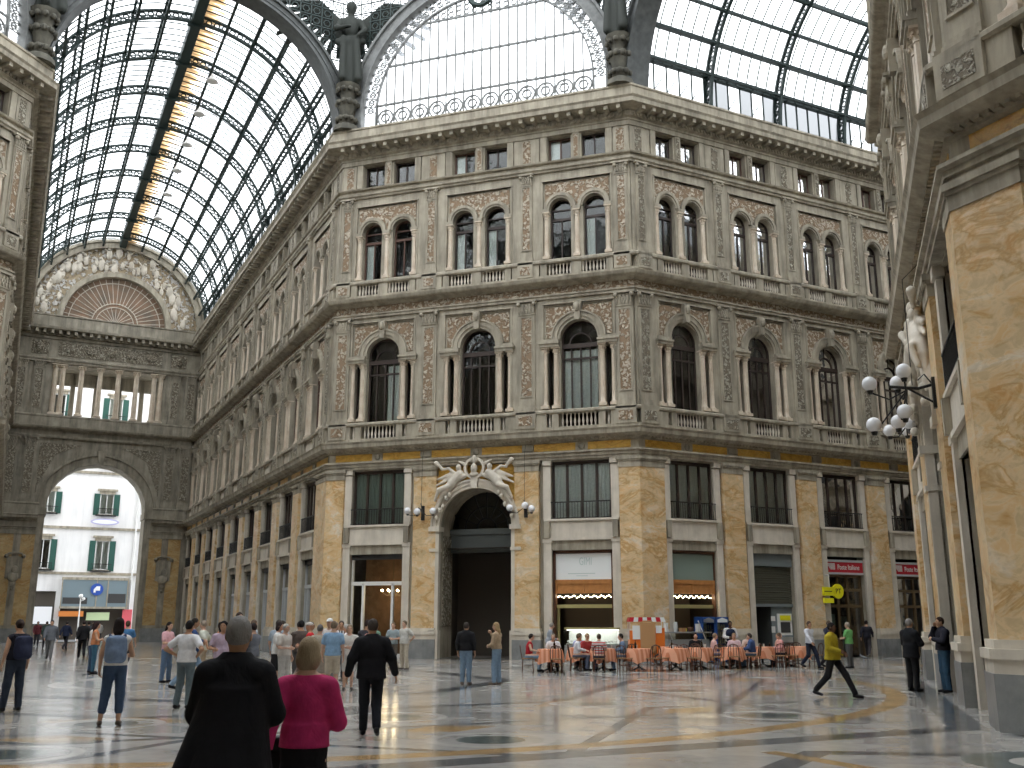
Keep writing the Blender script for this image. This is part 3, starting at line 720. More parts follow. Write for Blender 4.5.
# lead flashing above the chamfers so that the octagon closes
# ---------------------------------------------------------------- walls of the crossing that lie behind the camera, plain
for nm,(x,y),a,Ln in (('right_arm_far_side',(16+R2*WA+R2*AR,-R2*WA+R2*AR),225,30),('rear_chamfer',(16,-38.34),180,16),('camera_side_arm',(16+15.6,-38.34-15.6),135,22.0),('rear_arm_left',(0,-38.34),225,22),('rear_arm_right',(-11.17-15.56,-27.17-15.56),45,22)):
    mb=MB(); mb.box(0,Ln,-.5,0,0,28); mb.mat(1)
    for i in range(int(Ln/4.8)): c=2.6+4.8*i; mb.box(c-1.3,c+1.3,-.05,.03,6.4,9.1); mb.box(c-1.3,c+1.3,-.05,.03,0,5); mb.box(c-.8,c+.8,-.05,.03,11.7,15.8); mb.box(c-.9,c+.9,-.05,.03,19.4,22.6)
    mb.mat(2)
    for i in range(int(Ln/4.8)+1): c=.3+4.8*i; mb.box(max(0,c-.55),min(Ln,c+.55),-.05,.2,0,8.8)
    mb.mat(0)
    for o,z0,z1 in ((.5,9.9,10.6),(.35,11.4,11.6),(.5,18,18.3),(.3,24.2,24.6),(1,26.9,28)): mb.box(0,Ln,-.05,o,z0,z1)
    mb.build('wall_'+nm,['stone','lead','giallo'],None,(x,y,0),math.radians(a),kind='structure',label='stone wall behind the viewpoint, '+nm.replace('_',' '))
# plain closing walls of the arms that cannot be seen
for nm,c,a in (('right_end',(21.59+R2*AR,-5.59+R2*AR),-45),('near_end',(21.59+R2*22,-32.75-R2*22),225),('rear_end',(-5.59-R2*22,-32.75-R2*22),135)):
    mb=MB(); mb.box(-8.2,8.2,-.5,0,0,37); mb.mat(1); mb.band(0,8,3.6,4.4,-.1,.3,0,PI,20); mb.mat(2); mb.prism(archpoly(0,3.6,0,8,16),-.05,.02)
    mb.build('wall_'+nm,['stone','stone_l','lowglass'],None,(c[0],c[1],0),math.radians(a),kind='structure',label='end wall closing an arm of the gallery, '+nm.replace('_',' '))
# ---------------------------------------------------------------- end wall of the far arm
def end_wall():
    (ox,oy),adeg,Ln=FR['end']; a=math.radians(adeg); H=Ln/2
    W=ob('wall_end',None,None,(ox,oy,0),a,kind='structure',label='end wall of the far arm with open arch, colonnade and half-round fan window')
    mb=MB(); mb.mat(0)
    row(mb,0,Ln,0,17.4,[('a',H,4.05,0,11.2)],2.5)
    row(mb,0,Ln,18.2,24.2,[('r',H-4.55,H+4.55,19.35,23.9)],.5)
    row(mb,0,Ln,24.2,27.0,[],.5)
    # stepped arch mouldings
    for r0,r1,o in ((4.05,4.25,.12),(4.25,4.75,.06),(4.75,4.95,.2)):
        mb.band(H,11.2,r0,r1,-.05,o,0,PI,28)
    for sg in (-1,1): mb.box(*sorted((H+sg*4.05,H+sg*4.6)),-.05,.22,0,11.2); mb.box(*sorted((H+sg*3.95,H+sg*4.7)),-2.3,.34,10.6,11.2)
    mb.prism([(H-.2,15.2),(H-.35,16.4),(H+.35,16.4),(H+.2,15.2)],0,.4)
    def sw(pr):
        sweep(mb,pr,0,Ln,-1,-1)
    low=[(.0,9.2),(.24,9.2),(.24,9.32),(.3,9.33),(.3,9.46),(.4,9.5),(.4,9.58),(.12,9.6),(.12,10.02),(.22,10.05),(.22,10.12),(.5,10.22),(.62,10.28),(.64,10.45),(.70,10.55),(.38,10.62),(.38,11.42),(.42,11.47),(.42,11.56),(.36,11.61),(0,11.61)]
    sweep(mb,low,0,H-4.6,-1,0); sweep(mb,low,H+4.6,Ln,0,-1)
    sw([(0,17.28),(.2,17.28),(.26,17.42),(.26,17.5),(.1,17.52),(.1,17.9),(.2,17.92),(.3,18.0),(.55,18.05),(.6,18.1),(.66,18.24),(.38,18.3),(.38,19.08),(.42,19.13),(.42,19.24),(.36,19.3),(0,19.3)])
    sw([(0,24.0),(.2,24.02),(.22,24.2),(.3,24.25),(.32,24.36),(.16,24.42),(.16,24.5),(0,24.5)])
    sw([(0,26.16),(.14,26.16),(.14,26.4),(.34,26.46),(.34,26.8),(.9,26.84),(1.0,26.9),(1.05,27.1),(.7,27.15),(.7,28.1),(.8,28.15),(.8,28.25),(-.6,28.25)])
    # upper lunette wall with its big arch
    n=32; zc=28.25
    for i in range(n):
        a0,a1=PI*i/n,PI*(i+1)/n
        f=lambda r,t:(H+r*math.cos(t),0,zc+r*math.sin(t))
        mb.quad(f(4.4,a0),f(8.3,a0),f(8.3,a1),f(4.4,a1))
    mb.mat(1); mb.band(H,zc,7.2,7.85,-.3,.45,0,PI,36); mb.band(H,zc,7.75,7.95,.3,.6,0,PI,36); mb.band(H,zc,4.4,4.75,-.3,.4,0,PI,30); mb.band(H,zc,4.75,4.9,-.1,.3,0,PI,30)
    mb.build('masonry',['stone_d','stone','relief_g'],W)
    mb=MB(); mb.band(H,zc,4.9,7.2,-.05,.1,.04,PI-.04,36); mb.build('lunette_relief','relief_end',W)
    # fan window
    F=MB(); F.prism(archpoly(H,4.4,zc,zc,24),-.3,-.25); fan=F.build('fan_panel','fan',W)
    F=MB()
    for i in range(1,24): t=PI*i/24; F.tube([(H+1.9*math.cos(t),-.2,zc+1.9*math.sin(t)),(H+4.35*math.cos(t),-.2,zc+4.35*math.sin(t))],.035,4)
    for i in range(1,12): t=PI*i/12; F.tube([(H,-.2,zc),(H+1.6*math.cos(t),-.2,zc+1.6*math.sin(t))],.03,4)
    F.band(H,zc,1.6,1.66,-.25,-.15,0,PI,20); F.band(H,zc,1.95,2.02,-.25,-.15,0,PI,20); F.band(H,zc,3.9,3.96,-.25,-.17,0,PI,24)
    F.build('fan_bars','stone_l',W)
    # modelled figures of the lunette relief
    F=MB(); rr=random.Random(11)
    for i in range(46):
        t=.12+(PI-.24)*i/45; r=rr.uniform(5.2,6.9); x,z=H+r*math.cos(t),zc+r*math.sin(t)
        s=rr.uniform(.22,.42); F.ball((x,.15,z),s,7,5,(.8,.6,1.5)); F.ball((x+rr.uniform(-.2,.2),.25,z+s*1.4),s*.42,6,5)
        F.tube([(x,.2,z+.3*s),(x+rr.uniform(-.7,.7),.3,z+rr.uniform(-.3,.8))],[s*.3,s*.14],5)
    F.build('relief_figures','stone_l',W,smooth=True)
    F=MB()
    n=int(Ln/.62)
    for i in range(n): x=Ln*(i+.5)/n; F.box(x-.12,x+.12,.3,.86,26.52,26.84)
    F.build('cornice_brackets','stone_d',W)
    # loggia columns, relief frieze, pilasters, piers
    cm=col_mesh(.23,19.35,23.9)
    for i in range(6): ob('column',cm,W,(H-3.85+1.54*i,-.0,0))
    for sg in (-1,1): ob('column',cm,W,(H+sg*4.45,0,0))
    F=MB(); F.quad((H-4.6,-.5,19.3),(H+4.6,-.5,19.3),(H+4.6,-3.4,19.3),(H-4.6,-3.4,19.3)); F.quad((H-4.6,-.5,23.95),(H+4.6,-.5,23.95),(H+4.6,-3.4,23.95),(H-4.6,-3.4,23.95))
    for x0,x1 in ((-6,-4.3),(-3.0,-2.6),(-1.0,-.6),(1,1.4),(3,3.4),(4.3,6)): F.box(H+x0,H+x1,-3.6,-3.1,18.5,24.5)
    F.box(H-6,H+6,-3.6,-3.1,18.4,19.9); F.box(H-6,H+6,-3.6,-3.1,22.8,28)
    F.build('loggia_rear_wall','stone_d',W)
    F=MB()
    F.box(H-4.4,H+4.4,.0,.06,24.75,25.95)
    for i in range(5): x=H-3.4+1.7*i; F.ball((x,.1,25.35),.42,8,6,(1.2,.35,.85))
    for sg in (-1,1): F.box(*sorted((H+sg*5.2,H+sg*6.6)),0,.06,24.75,25.95); F.ball((H+sg*5.9,.1,25.35),.45,8,6,(.8,.6,1))
    for sg in (-1,1):
        pts=[(H+sg*3.75,15.8),(H+sg*4.9,13.1),(H+sg*5.0,12.3),(H+sg*5.0,16.8),(H+sg*1.6,16.8),(H+sg*2.6,16.45)]
        F.prism(pts if sg<0 else pts[::-1],0,.07)
    F.build('frieze_relief','relief_g',W)
    pm=pilaster_mesh(.5,11.6,17.3,'pilaster','stone_d','relief_g',12.4,16.4); pm2=pilaster_mesh(.45,19.3,24.1,'pilaster','stone_d','relief_g',19.9,23.3,.55)
    for x in (.75,2.15): 
        for sg in (-1,1): put_pilaster(pm,W,H+sg*(H-x)); put_pilaster(pm2,W,H+sg*(H-x))
    for sg in (-1,1):
        F=MB(); c=H+sg*5.95; F.mat(0); F.box(c-1.35,c-.28,0,.2,1.4,8.9); F.box(c+.28,c+1.35,0,.2,1.4,8.9)
        F.mat(2); F.box(c-.28,c+.28,0,.22,1.4,8.9); F.box(c-1.5,c+1.5,0,.3,8.9,9.2); F.box(c-1.45,c+1.45,-.02,.3,1.15,1.4)
        F.mat(1); F.box(c-1.5,c+1.5,-.02,.28,0,1.15); F.build('marble_pier',['giallo_d','plinth','stone_d'],W)
        F=MB(); F.box(c-.62,c+.62,.2,.36,5.2,7.0); F.ball((c,.36,5.35),.45,8,6,(1,.5,1)); F.ball((c,.3,4.8),.2,8,6,(1,.6,1.6)); F.ball((c,.34,4.35),.12,6,5)
        for q in (-1,1): F.ball((c+q*.65,.33,7.05),.18,7,5)
        F.tube([(c-.75,.33,6.9),(c-.5,.4,7.25),(c,.42,7.35),(c+.5,.4,7.25),(c+.75,.33,6.9)],.09,6); F.ball((c+.1,.42,5.9),.33,8,6,(.8,.4,1.2))
        F.build('wall_plaque','stone_d',W,smooth=True)
    return W
M['fan']=None
def fan_mat():
    m,nt,out=nmat('fan_window_panel'); b=pbsdf(nt,None,.7,0,.3); p=pos(nt)
    n=noise(nt,p,.9,3,.5); c=ramp(nt,n,[(.3,(.16,.13,.10)),(.7,(.30,.19,.125))]); nt.links.new(c,b.inputs['Base Color']); nt.links.new(b.outputs[0],out.inputs[0]); return m
M['fan']=fan_mat()
M['giallo_d']=giallo_mat('dark_yellow_marble',(.50,.36,.17),(.54,.43,.26),(.40,.24,.09),1.3)
end_wall()
# ---------------------------------------------------------------- the street beyond the arch
M['render']=stone_mat('white_render',(.82,.82,.82),(.90,.89,.88),.8,.4,.05)
M['shutter']=plain('green_shutter',(.03,.10,.08),.6)
M['asphalt']=plain('street_paving',(.16,.16,.16),.8,0,.3,.15,2)
M['awnglass']=plain('blue_grey_glass',(.20,.26,.29),.25,.0,.6)
M['blue']=plain('blue_sign',(.04,.10,.42),.4); M['red']=plain('red_sign',(.60,.02,.04),.4); M['pinkred']=plain('pink_red_hoarding',(.75,.13,.16),.6)
M['orange']=plain('orange_fascia',(.65,.22,.05),.6); M['greenwhite']=plain('pale_green_sign',(.62,.75,.45),.6); M['screen']=plain('white_hoarding',(.85,.85,.87),.5)
M['lilac']=plain('lilac_banner',(.50,.48,.72),.7); M['pale']=plain('pale_marking',(.86,.88,.92),.6)
def text(parent,name,body,size,loc,mat,rotz=0,ext=.012,sx=1,align='CENTER',bold=0):
    cu=bpy.data.curves.new(name,'FONT'); cu.body=body; cu.size=size; cu.extrude=ext; cu.align_x=align; cu.align_y='CENTER'; cu.offset=bold
    cu.materials.append(M[mat]); o=bpy.data.objects.new(name,cu); COL.objects.link(o); o.parent=parent
    o.location=(0,0,0); bpy.context.view_layer.update(); me=bpy.data.meshes.new_from_object(o.evaluated_get(bpy.context.evaluated_depsgraph_get())); bpy.data.objects.remove(o)
    me.materials.clear(); me.materials.append(M[mat]); o=ob(name,me,parent,loc); o.rotation_euler=(PI/2,0,rotz); o.scale=(sx,1,1); return o
def street():
    # local frame of the end wall: x from its far end, s = 15.8-x ; building 14 m beyond
    (ox,oy),adeg,Ln=FR['end']; a=math.radians(adeg); D=-14.0
    X=lambda s:Ln-s
    B=ob('town_house',None,None,(ox,oy,0),a,label='white rendered house with green shutters seen through the far arch',category='building')
    mb=MB(); mb.mat(0)
    holes1=[(X(7.3)+.55,X(7.3)+1.8,'a')]
    wins=[(X(6.0),12.25,14.3),(X(6.0),6.75,9.6),(X(11.4),12.25,14.3),(X(11.4),6.75,9.6),(X(.8),12.25,14.3),(X(.8),6.75,9.6),(X(6.0),17.3,19.6),(X(11.4),17.3,19.6),(X(.8),17.3,19.6),(X(6.0),21.8,24.2),(X(11.4),21.8,24.2),(X(.8),21.8,24.2),(X(16.5),12.25,14.3),(X(16.5),6.75,9.6),(X(16.5),17.3,19.6),(X(16.5),21.8,24.2)]
    cols=sorted(set(w[0] for w in wins)); rows=sorted(set((w[1],w[2]) for w in wins))
    edges=[0,6.6]+[11.0,16.4,20.8,27]
    x0,x1=-8,27
    for (za,zb),(r0,r1) in zip(((5.9,11.0),(11.0,16.4),(16.4,20.9),(20.9,27.0)),rows):
        row(mb,x0,x1,za,zb,[('r',c-.62,c+.62,r0,r1) for c in cols],.35,D)
    row(mb,x0,x1,0,5.9,[('r',X(13.5),X(9.8),0,4.6),('r',X(9.3),X(3.4),0,5.6)],.4,D)
    mb.mat(1)
    for z in (6.35,10.8,16.4,20.8): mb.box(x0,x1,D,D+.16,z-.12,z+.12)
    for c in cols:
        for r0,r1 in rows: mb.box(c-.95,c+.95,D,D+.2,r1+.3,r1+.5); mb.box(c-.75,c+.75,D,D+.08,r1,r1+.3); mb.box(c-.8,c+.8,D,D+.12,r0-.1,r0)
    mb.mat(2); mb.quad((x0,D-.36,5),(x1,D-.36,5),(x1,D-.36,27),(x0,D-.36,27)); mb.quad((x0,D-.5,0),(x1,D-.5,0),(x1,D-.5,5.9),(x0,D-.5,5.9)); mb.mat(0); mb.box(x0,x1,D-8,D-7,0,27.2); mb.box(x0-.3,x1+.3,D-8,D+.3,27,27.4)
    mb.build('wall',['render','stone','inner'],B)
    sh=MB()
    sh.box(-.28,.28,D+.02,D+.07,-.05,1.0)
    for j in range(14): sh.box(-.24,.24,D+.065,D+.085,.02+.068*j,.06+.068*j)
    shm=sh.mesh('shutters','shutter')
    wf=MB(); wf.box(-.62,.62,D-.2,D-.1,0,.03); wf.box(-.62,-.55,D-.2,D-.1,0,1); wf.box(.55,.62,D-.2,D-.1,0,1); wf.box(-.04,.04,D-.2,D-.1,0,1); wf.box(-.62,.62,D-.2,D-.1,.97,1)
    wfm=wf.mesh('house_window_frame','white')
    wp=MB(); wp.box(-.6,.6,D-.16,D-.15,0,1); wpm=wp.mesh('house_window_pane','glass')
    cu=MB(); cu.quad((-.55,D-.3,0),(.55,D-.3,0),(.55,D-.3,1),(-.55,D-.3,1)); cum=cu.mesh('house_curtain','curtain')
    bl=MB(); bl.box(-.95,.95,D,D+.5,-.14,-.06); bl.box(-.95,.95,D+.44,D+.48,.36,.40)
    for i in range(14): x=-.92+.1415*i; bl.box(x-.012,x+.012,D+.45,D+.47,-.1,.38)
    blm=bl.mesh('balcony','black_iron')
    for c in cols:
        for r0,r1 in rows:
            
            for sg in (-1,1): o=ob('shutter',shm,B,(c+sg*.94,0,r0)); o.scale=(1,1,r1-r0)
            f=ob('house_window',wfm,B,(c,0,r0)); f.scale=(1,1,r1-r0); g=ob('pane',wpm,f)
            if r0==6.75 and c==cols[2] or random.random()<.4: ob('curtain',cum,B,(c,0,r0)).scale=(1,1,r1-r0)
            ob('balcony',blm,B,(c,0,r0)).scale=(1,1,1.4)
    mb=MB(); mb.tube([(X(3.0),D+.15,0),(X(3.0),D+.15,27)],.08,6); mb.build('drain_pipe','white',B)
    # first floor glazed showroom with a round sign
    mb=MB(); mb.box(X(9.4),X(3.3),D,D+.9,2.95,3.15); mb.box(X(9.4),X(3.3),D,D+.9,5.7,5.95)
    for s in (9.35,6.2,5.2,3.35): mb.box(X(s)-.05,X(s)+.05,D+.8,D+.9,3.1,5.75)
    mb.mat(1); mb.box(X(9.35),X(3.35),D+.82,D+.86,3.15,5.7); mb.mat(2); mb.box(X(5.1),X(3.5),D+.87,D+.89,3.5,4.4); mb.box(X(9.2),X(7.0),D+.87,D+.89,3.4,4.0)
    mb.build('glazed_showroom',['stone','awnglass','lead'],B)
    mb=MB(); mb.mat(0); mb.lathe(X(6.3),0,[(.001,0),(.001,0)],3) if 0 else mb.band(X(6.2),4.8,.001,.58,D+.9,D+.95,0,2*PI,24); mb.build('round_sign','blue',B)
    mb=MB(); mb.prism([(X(6.2)-.3,4.5),(X(6.2)-.1,4.5),(X(6.2)-.1,4.68),(X(6.2)+.28,4.68),(X(6.2)+.28,5.1),(X(6.2)-.05,5.1),(X(6.2)-.3,4.8)],D+.955,D+.97); mb.build('sign_emblem','pale',B)
    mb=MB(); n=20; mb.prism([(X(6.05)+1.35*math.cos(2*PI*i/n),11.45+.33*math.sin(2*PI*i/n)) for i in range(n)],D+.5,D+.54); mb.mat(1); mb.prism([(X(6.05)+1.15*math.cos(2*PI*i/n),11.45+.2*math.sin(2*PI*i/n)) for i in range(n)],D+.54,D+.55); mb.build('oval_banner',['lilac','pale'],B)
    mb=MB(); mb.box(X(9.4),X(7.2),D+.05,D+.8,2.2,2.7); mb.build('orange_fascia','orange',B)
    mb=MB(); mb.box(X(6.9),X(4.8),D+.05,D+.5,1.85,2.6); mb.build('pale_sign','greenwhite',B)
    mb=MB(); mb.box(X(3.6),X(2.7),D+.3,D+.45,.2,2.9); mb.build('red_hoarding','pinkred',B)
    # hoarding, street lamp
    h=ob('advertising_hoarding',None,None,None,0,label='white illuminated street hoarding left of the far arch opening',category='hoarding')
    q=fpt('end',X(10.9),-12.9,0); h.location=q; h.rotation_euler=(0,0,a)
    mb=MB(); mb.box(-.85,.85,-.08,.08,1.5,3.1); mb.build('screen','screen',h); mb=MB(); mb.box(-.92,.92,-.12,-.02,1.4,3.2); mb.box(-.08,.08,-.08,.08,0,1.5); mb.build('frame','lead',h)
    h=ob('street_lamp',None,None,None,0,label='pale grey street lamp post standing outside the far arch',category='street lamp'); h.location=fpt('end',X(7.85),-9,0)
    mb=MB(); mb.lathe(0,0,[(.12,0),(.07,.5),(.05,3.6),(.05,3.9)],8); mb.build('post','white',h,smooth=True); mb=MB(); mb.ball((0,0,4.05),.2,8,6); mb.ball((.35,0,3.8),.14,8,6); mb.tube([(0,0,3.6),(.35,0,3.65)],.025,5); mb.build('lantern','white',h,smooth=True)
street()
# ---------------------------------------------------------------- floor
def floor():
    m,nt,out=nmat('polished_marble_inlay'); b=pbsdf(nt,None,.13,0,.5); p=pos(nt)
    sx=nt.nodes.new('ShaderNodeSeparateXYZ'); nt.links.new(p,sx.inputs[0]); X0,Y0=sx.outputs[0],sx.outputs[1]
    mt=lambda *k: math_(nt,*k)
    x=mt('SUBTRACT',X0,8.0); y=mt('ADD',Y0,19.17)
    r=mt('SQRT',mt('ADD',mt('MULTIPLY',x,x),mt('MULTIPLY',y,y)))
    th=mt('ARCTAN2',y,x)
    def fold(per,off):
        t=mt('ADD',th,off+20*per); t=mt('SUBTRACT',mt('MODULO',t,per),per/2); return mt('MULTIPLY',r,mt('COSINE',t)),mt('MULTIPLY',r,mt('SINE',t))
    S=lambda d,w=.02: mt('SUBTRACT',1.0,ss(d,w))     # 1 where d<0
    def ss(d,w):
        n=nt.nodes.new('ShaderNodeMapRange'); n.interpolation_type='SMOOTHSTEP'; n.inputs[1].default_value=-w; n.inputs[2].default_value=w; nt.links.new(d,n.inputs[0]); return n.outputs[0]
    mn=lambda a,b:mt('MINIMUM',a,b); mx=lambda a,b:mt('MAXIMUM',a,b); ab=lambda a:mt('ABSOLUTE',a); mul=lambda a,b:mt('MULTIPLY',a,b); add=lambda a,b:mt('ADD',a,b); sub=lambda a,b:mt('SUBTRACT',a,b)
    def circ(u,v,cu,cv,rad): du,dv=sub(u,cu),sub(v,cv); return sub(mt('SQRT',add(mul(du,du),mul(dv,dv))),rad)
    # marble clouding
    n1=noise(nt,p,.5,4,.6,1.0); n2=noise(nt,p,5,4,.6)
    basec=ramp(nt,n1,[(.3,(.34,.33,.31)),(.7,(.47,.455,.43))])
    ck=nt.nodes.new('ShaderNodeTexVoronoi'); ck.distance='CHEBYCHEV'; ck.inputs['Scale'].default_value=.55; ck.inputs['Randomness'].default_value=.25; nt.links.new(p,ck.inputs['Vector'])
    tile=nt.nodes.new('ShaderNodeSeparateColor'); nt.links.new(ck.outputs['Color'],tile.inputs[0])
    col=mixc(nt,1.0,basec,ramp(nt,tile.outputs[0],[(0,(.86,.86,.87)),(1,(1.06,1.05,1.03))]),'MULTIPLY')
    dark=(.12,.125,.13); green=(.10,.125,.12); och=(.40,.26,.12); pale=(.50,.48,.445)
    u,v=fold(PI/8,PI/16)     # 16 spokes: spoke axis at multiples of 22.5 deg
    u8,v8=fold(PI/4,PI/8); av8=ab(v8); u2,v2=fold(PI/4,0.0); av=ab(v)
    layers=[]
    def L(mask,c): layers.append((mask,c))
    inner=S(sub(u8,19.0),.03)
    for rr,wd,c in ((7.0,.3,dark),(10.6,.22,dark),(14.2,.12,dark),(18.4,.28,dark)):
        L(S(sub(ab(sub(u8,rr)),wd),.03),c)
    # star lines between the rings
    L(mul(S(sub(ab(sub(add(u8,mul(av8,1.1)),18.6)),.16),.03),S(sub(r,18.4))),dark)
    L(mul(S(sub(ab(sub(sub(u8,mul(av8,.9)),11.0)),.14),.03),mul(S(sub(r,18.4)),S(sub(10.6,r)))),dark)
    dd=sub(add(mul(ab(sub(u,14.75)),.9),mul(av,.45)),.42); L(S(dd,.03),och)
    d2=sub(add(ab(sub(u2,12.0)),mul(ab(v2),.55)),.75); L(S(d2,.03),och)
    L(S(sub(ab(sub(r,17.65)),.22),.03),och)
    for cu in (12.45,16.45): L(S(circ(u,v,cu,0.0,.95),.03),pale); L(S(circ(u,v,cu,0.0,.78),.03),col); L(S(circ(u,v,cu,0.0,.5),.02),green)
    L(S(circ(u8,v8,0.0,0.0,5.2),.03),pale); L(S(circ(u8,v8,0.0,0.0,4.6),.03),basec); L(S(circ(u8,v8,0.0,0.0,2.0),.03),och)
    # arms: borders, chevrons, discs (folded into one arm)
    rx=mul(add(x,y),R2); ry=mul(sub(y,x),R2)
    hx,hy=ab(rx),ab(ry); along=mx(hx,hy); across=mn(hx,hy); out_=S(sub(19.3,along),.02)
    arm=[]
    t=mt('MODULO',sub(along,19.3),5.0); t=sub(t,2.5)
    cz=mt('SQRT',add(mul(t,t),mul(sub(across,5.15),sub(across,5.15))))
    arm.append((S(sub(ab(sub(across,7.4)),.16)),dark))
    arm.append((S(sub(ab(sub(add(ab(t),mul(ab(sub(across,3.2)),.62)),2.15)),.22)),dark))
    arm.append((S(sub(add(ab(t),mul(ab(sub(across,6.2)),1.2)),.7)),och))
    arm.append((S(sub(ab(sub(across,2.7)),.14)),och))
    arm.append((S(sub(cz,1.15)),green)); arm.append((S(sub(cz,.62)),pale))
    arm.append((S(sub(add(mul(ab(t),1.0),mul(across,.55)),.9)),och))
    for mk,c in layers:
        mk=mul(mk,inner); col=mixc(nt,mk,col,c)
    for mk,c in arm: col=mixc(nt,mul(mk,out_),col,c)
    col=mixc(nt,.5,col,ramp(nt,n2,[(.3,(.8,.8,.8)),(.7,(1.1,1.1,1.1))]),'MULTIPLY')
    nt.links.new(col,b.inputs['Base Color'])
    rg=ramp(nt,noise(nt,p,.8,3,.6),[(.35,(.11,.11,.11)),(.65,(.21,.21,.21))]); nt.links.new(rg,b.inputs['Roughness'])
    b.inputs['Specular IOR Level'].default_value=.7
    bump(nt,noise(nt,p,1.1,2,.5),b,.12,.02)
    nt.links.new(b.outputs[0],out.inputs[0]); M['floor']=m
    mb=MB()
    # octagon plus four arms as one sheet: a generous rectangle under every wall
    mb.quad((-60,-56,0),(62,-56,0),(62,56,0),(-60,56,0)) if 0 else None
    mb.add([(-39,62,0),(-60,41,0),(-11,-8,0),(-40,-37,0),(-12,-66,0),(14,-40,0),(30,-60,0),(52,-38,0),(30,-14,0),(50,8,0),(28,30,0),(8,10,0)],[]) 
    mb=MB(); mb.v=[(-70,-70,0),(70,-70,0),(70,60,0),(-70,60,0)]; mb.f=[(0,1,2,3)]; mb.m=[0]
    mb.build('floor','floor',kind='structure',label='polished floor of inlaid grey, ochre and pale marble')
    mb=MB(); e=fpt('end',7.9,-2.6,.012); a=math.radians(45)
    mb.box(-30,30,-30,0,-.002,.008); mb.build('street','asphalt',None,(e.x,e.y,0),a,kind='structure',label='grey street paving beyond the far arch')
floor()
# ---------------------------------------------------------------- soft solid modelling for figures (smooth union of capsules and ellipsoids)
EDG=[((0,0,0),(1,0,0)),((0,1,0),(1,1,0)),((0,0,1),(1,0,1)),((0,1,1),(1,1,1)),((0,0,0),(0,1,0)),((1,0,0),(1,1,0)),((0,0,1),(0,1,1)),((1,0,1),(1,1,1)),((0,0,0),(0,0,1)),((1,0,0),(1,0,1)),((0,1,0),(0,1,1)),((1,1,0),(1,1,1))]
def nets(F,h,org):
    s=F<0
    c=[s[i:s.shape[0]-1+i,j:s.shape[1]-1+j,k:s.shape[2]-1+k] for i in (0,1) for j in (0,1) for k in (0,1)]
    al=c[0].copy(); an=c[0].copy()
    for q in c[1:]: al&=q; an|=q
    I,J,K=np.nonzero(an&~al)
    if len(I)==0: return [],[]
    idx=-np.ones(al.shape,int); idx[I,J,K]=np.arange(len(I))
    acc=np.zeros((len(I),3)); cnt=np.zeros(len(I))
    for a,b in EDG:
        fa=F[I+a[0],J+a[1],K+a[2]]; fb=F[I+b[0],J+b[1],K+b[2]]; m=(fa<0)!=(fb<0)
        t=np.where(m,fa/np.where(m,fa-fb,1),0)
        for d in range(3): acc[:,d]+=np.where(m,a[d]+(b[d]-a[d])*t,0)
        cnt+=m
    V=(acc/cnt[:,None]+np.stack([I,J,K],1))*h+org
    Q=[]
    for ax in range(3):
        o1,o2=[(1,2),(2,0),(0,1)][ax]
        sl=[slice(None)]*3; sl[ax]=slice(0,-1); sr=[slice(None)]*3; sr[ax]=slice(1,None)
        A=s[tuple(sl)]; B=s[tuple(sr)]; E=np.argwhere(A!=B)
        E=E[(E[:,o1]>0)&(E[:,o2]>0)&(E[:,o1]<s.shape[o1]-1)&(E[:,o2]<s.shape[o2]-1)]
        if len(E)==0: continue
        fl=A[E[:,0],E[:,1],E[:,2]]
        def g(d1,d2):
            e=E.copy(); e[:,o1]-=d1; e[:,o2]-=d2; return idx[e[:,0],e[:,1],e[:,2]]
        q=np.stack([g(1,1),g(0,1),g(0,0),g(1,0)],1); q[~fl]=q[~fl][:,::-1]; Q.append(q)
    return V,np.concatenate(Q)
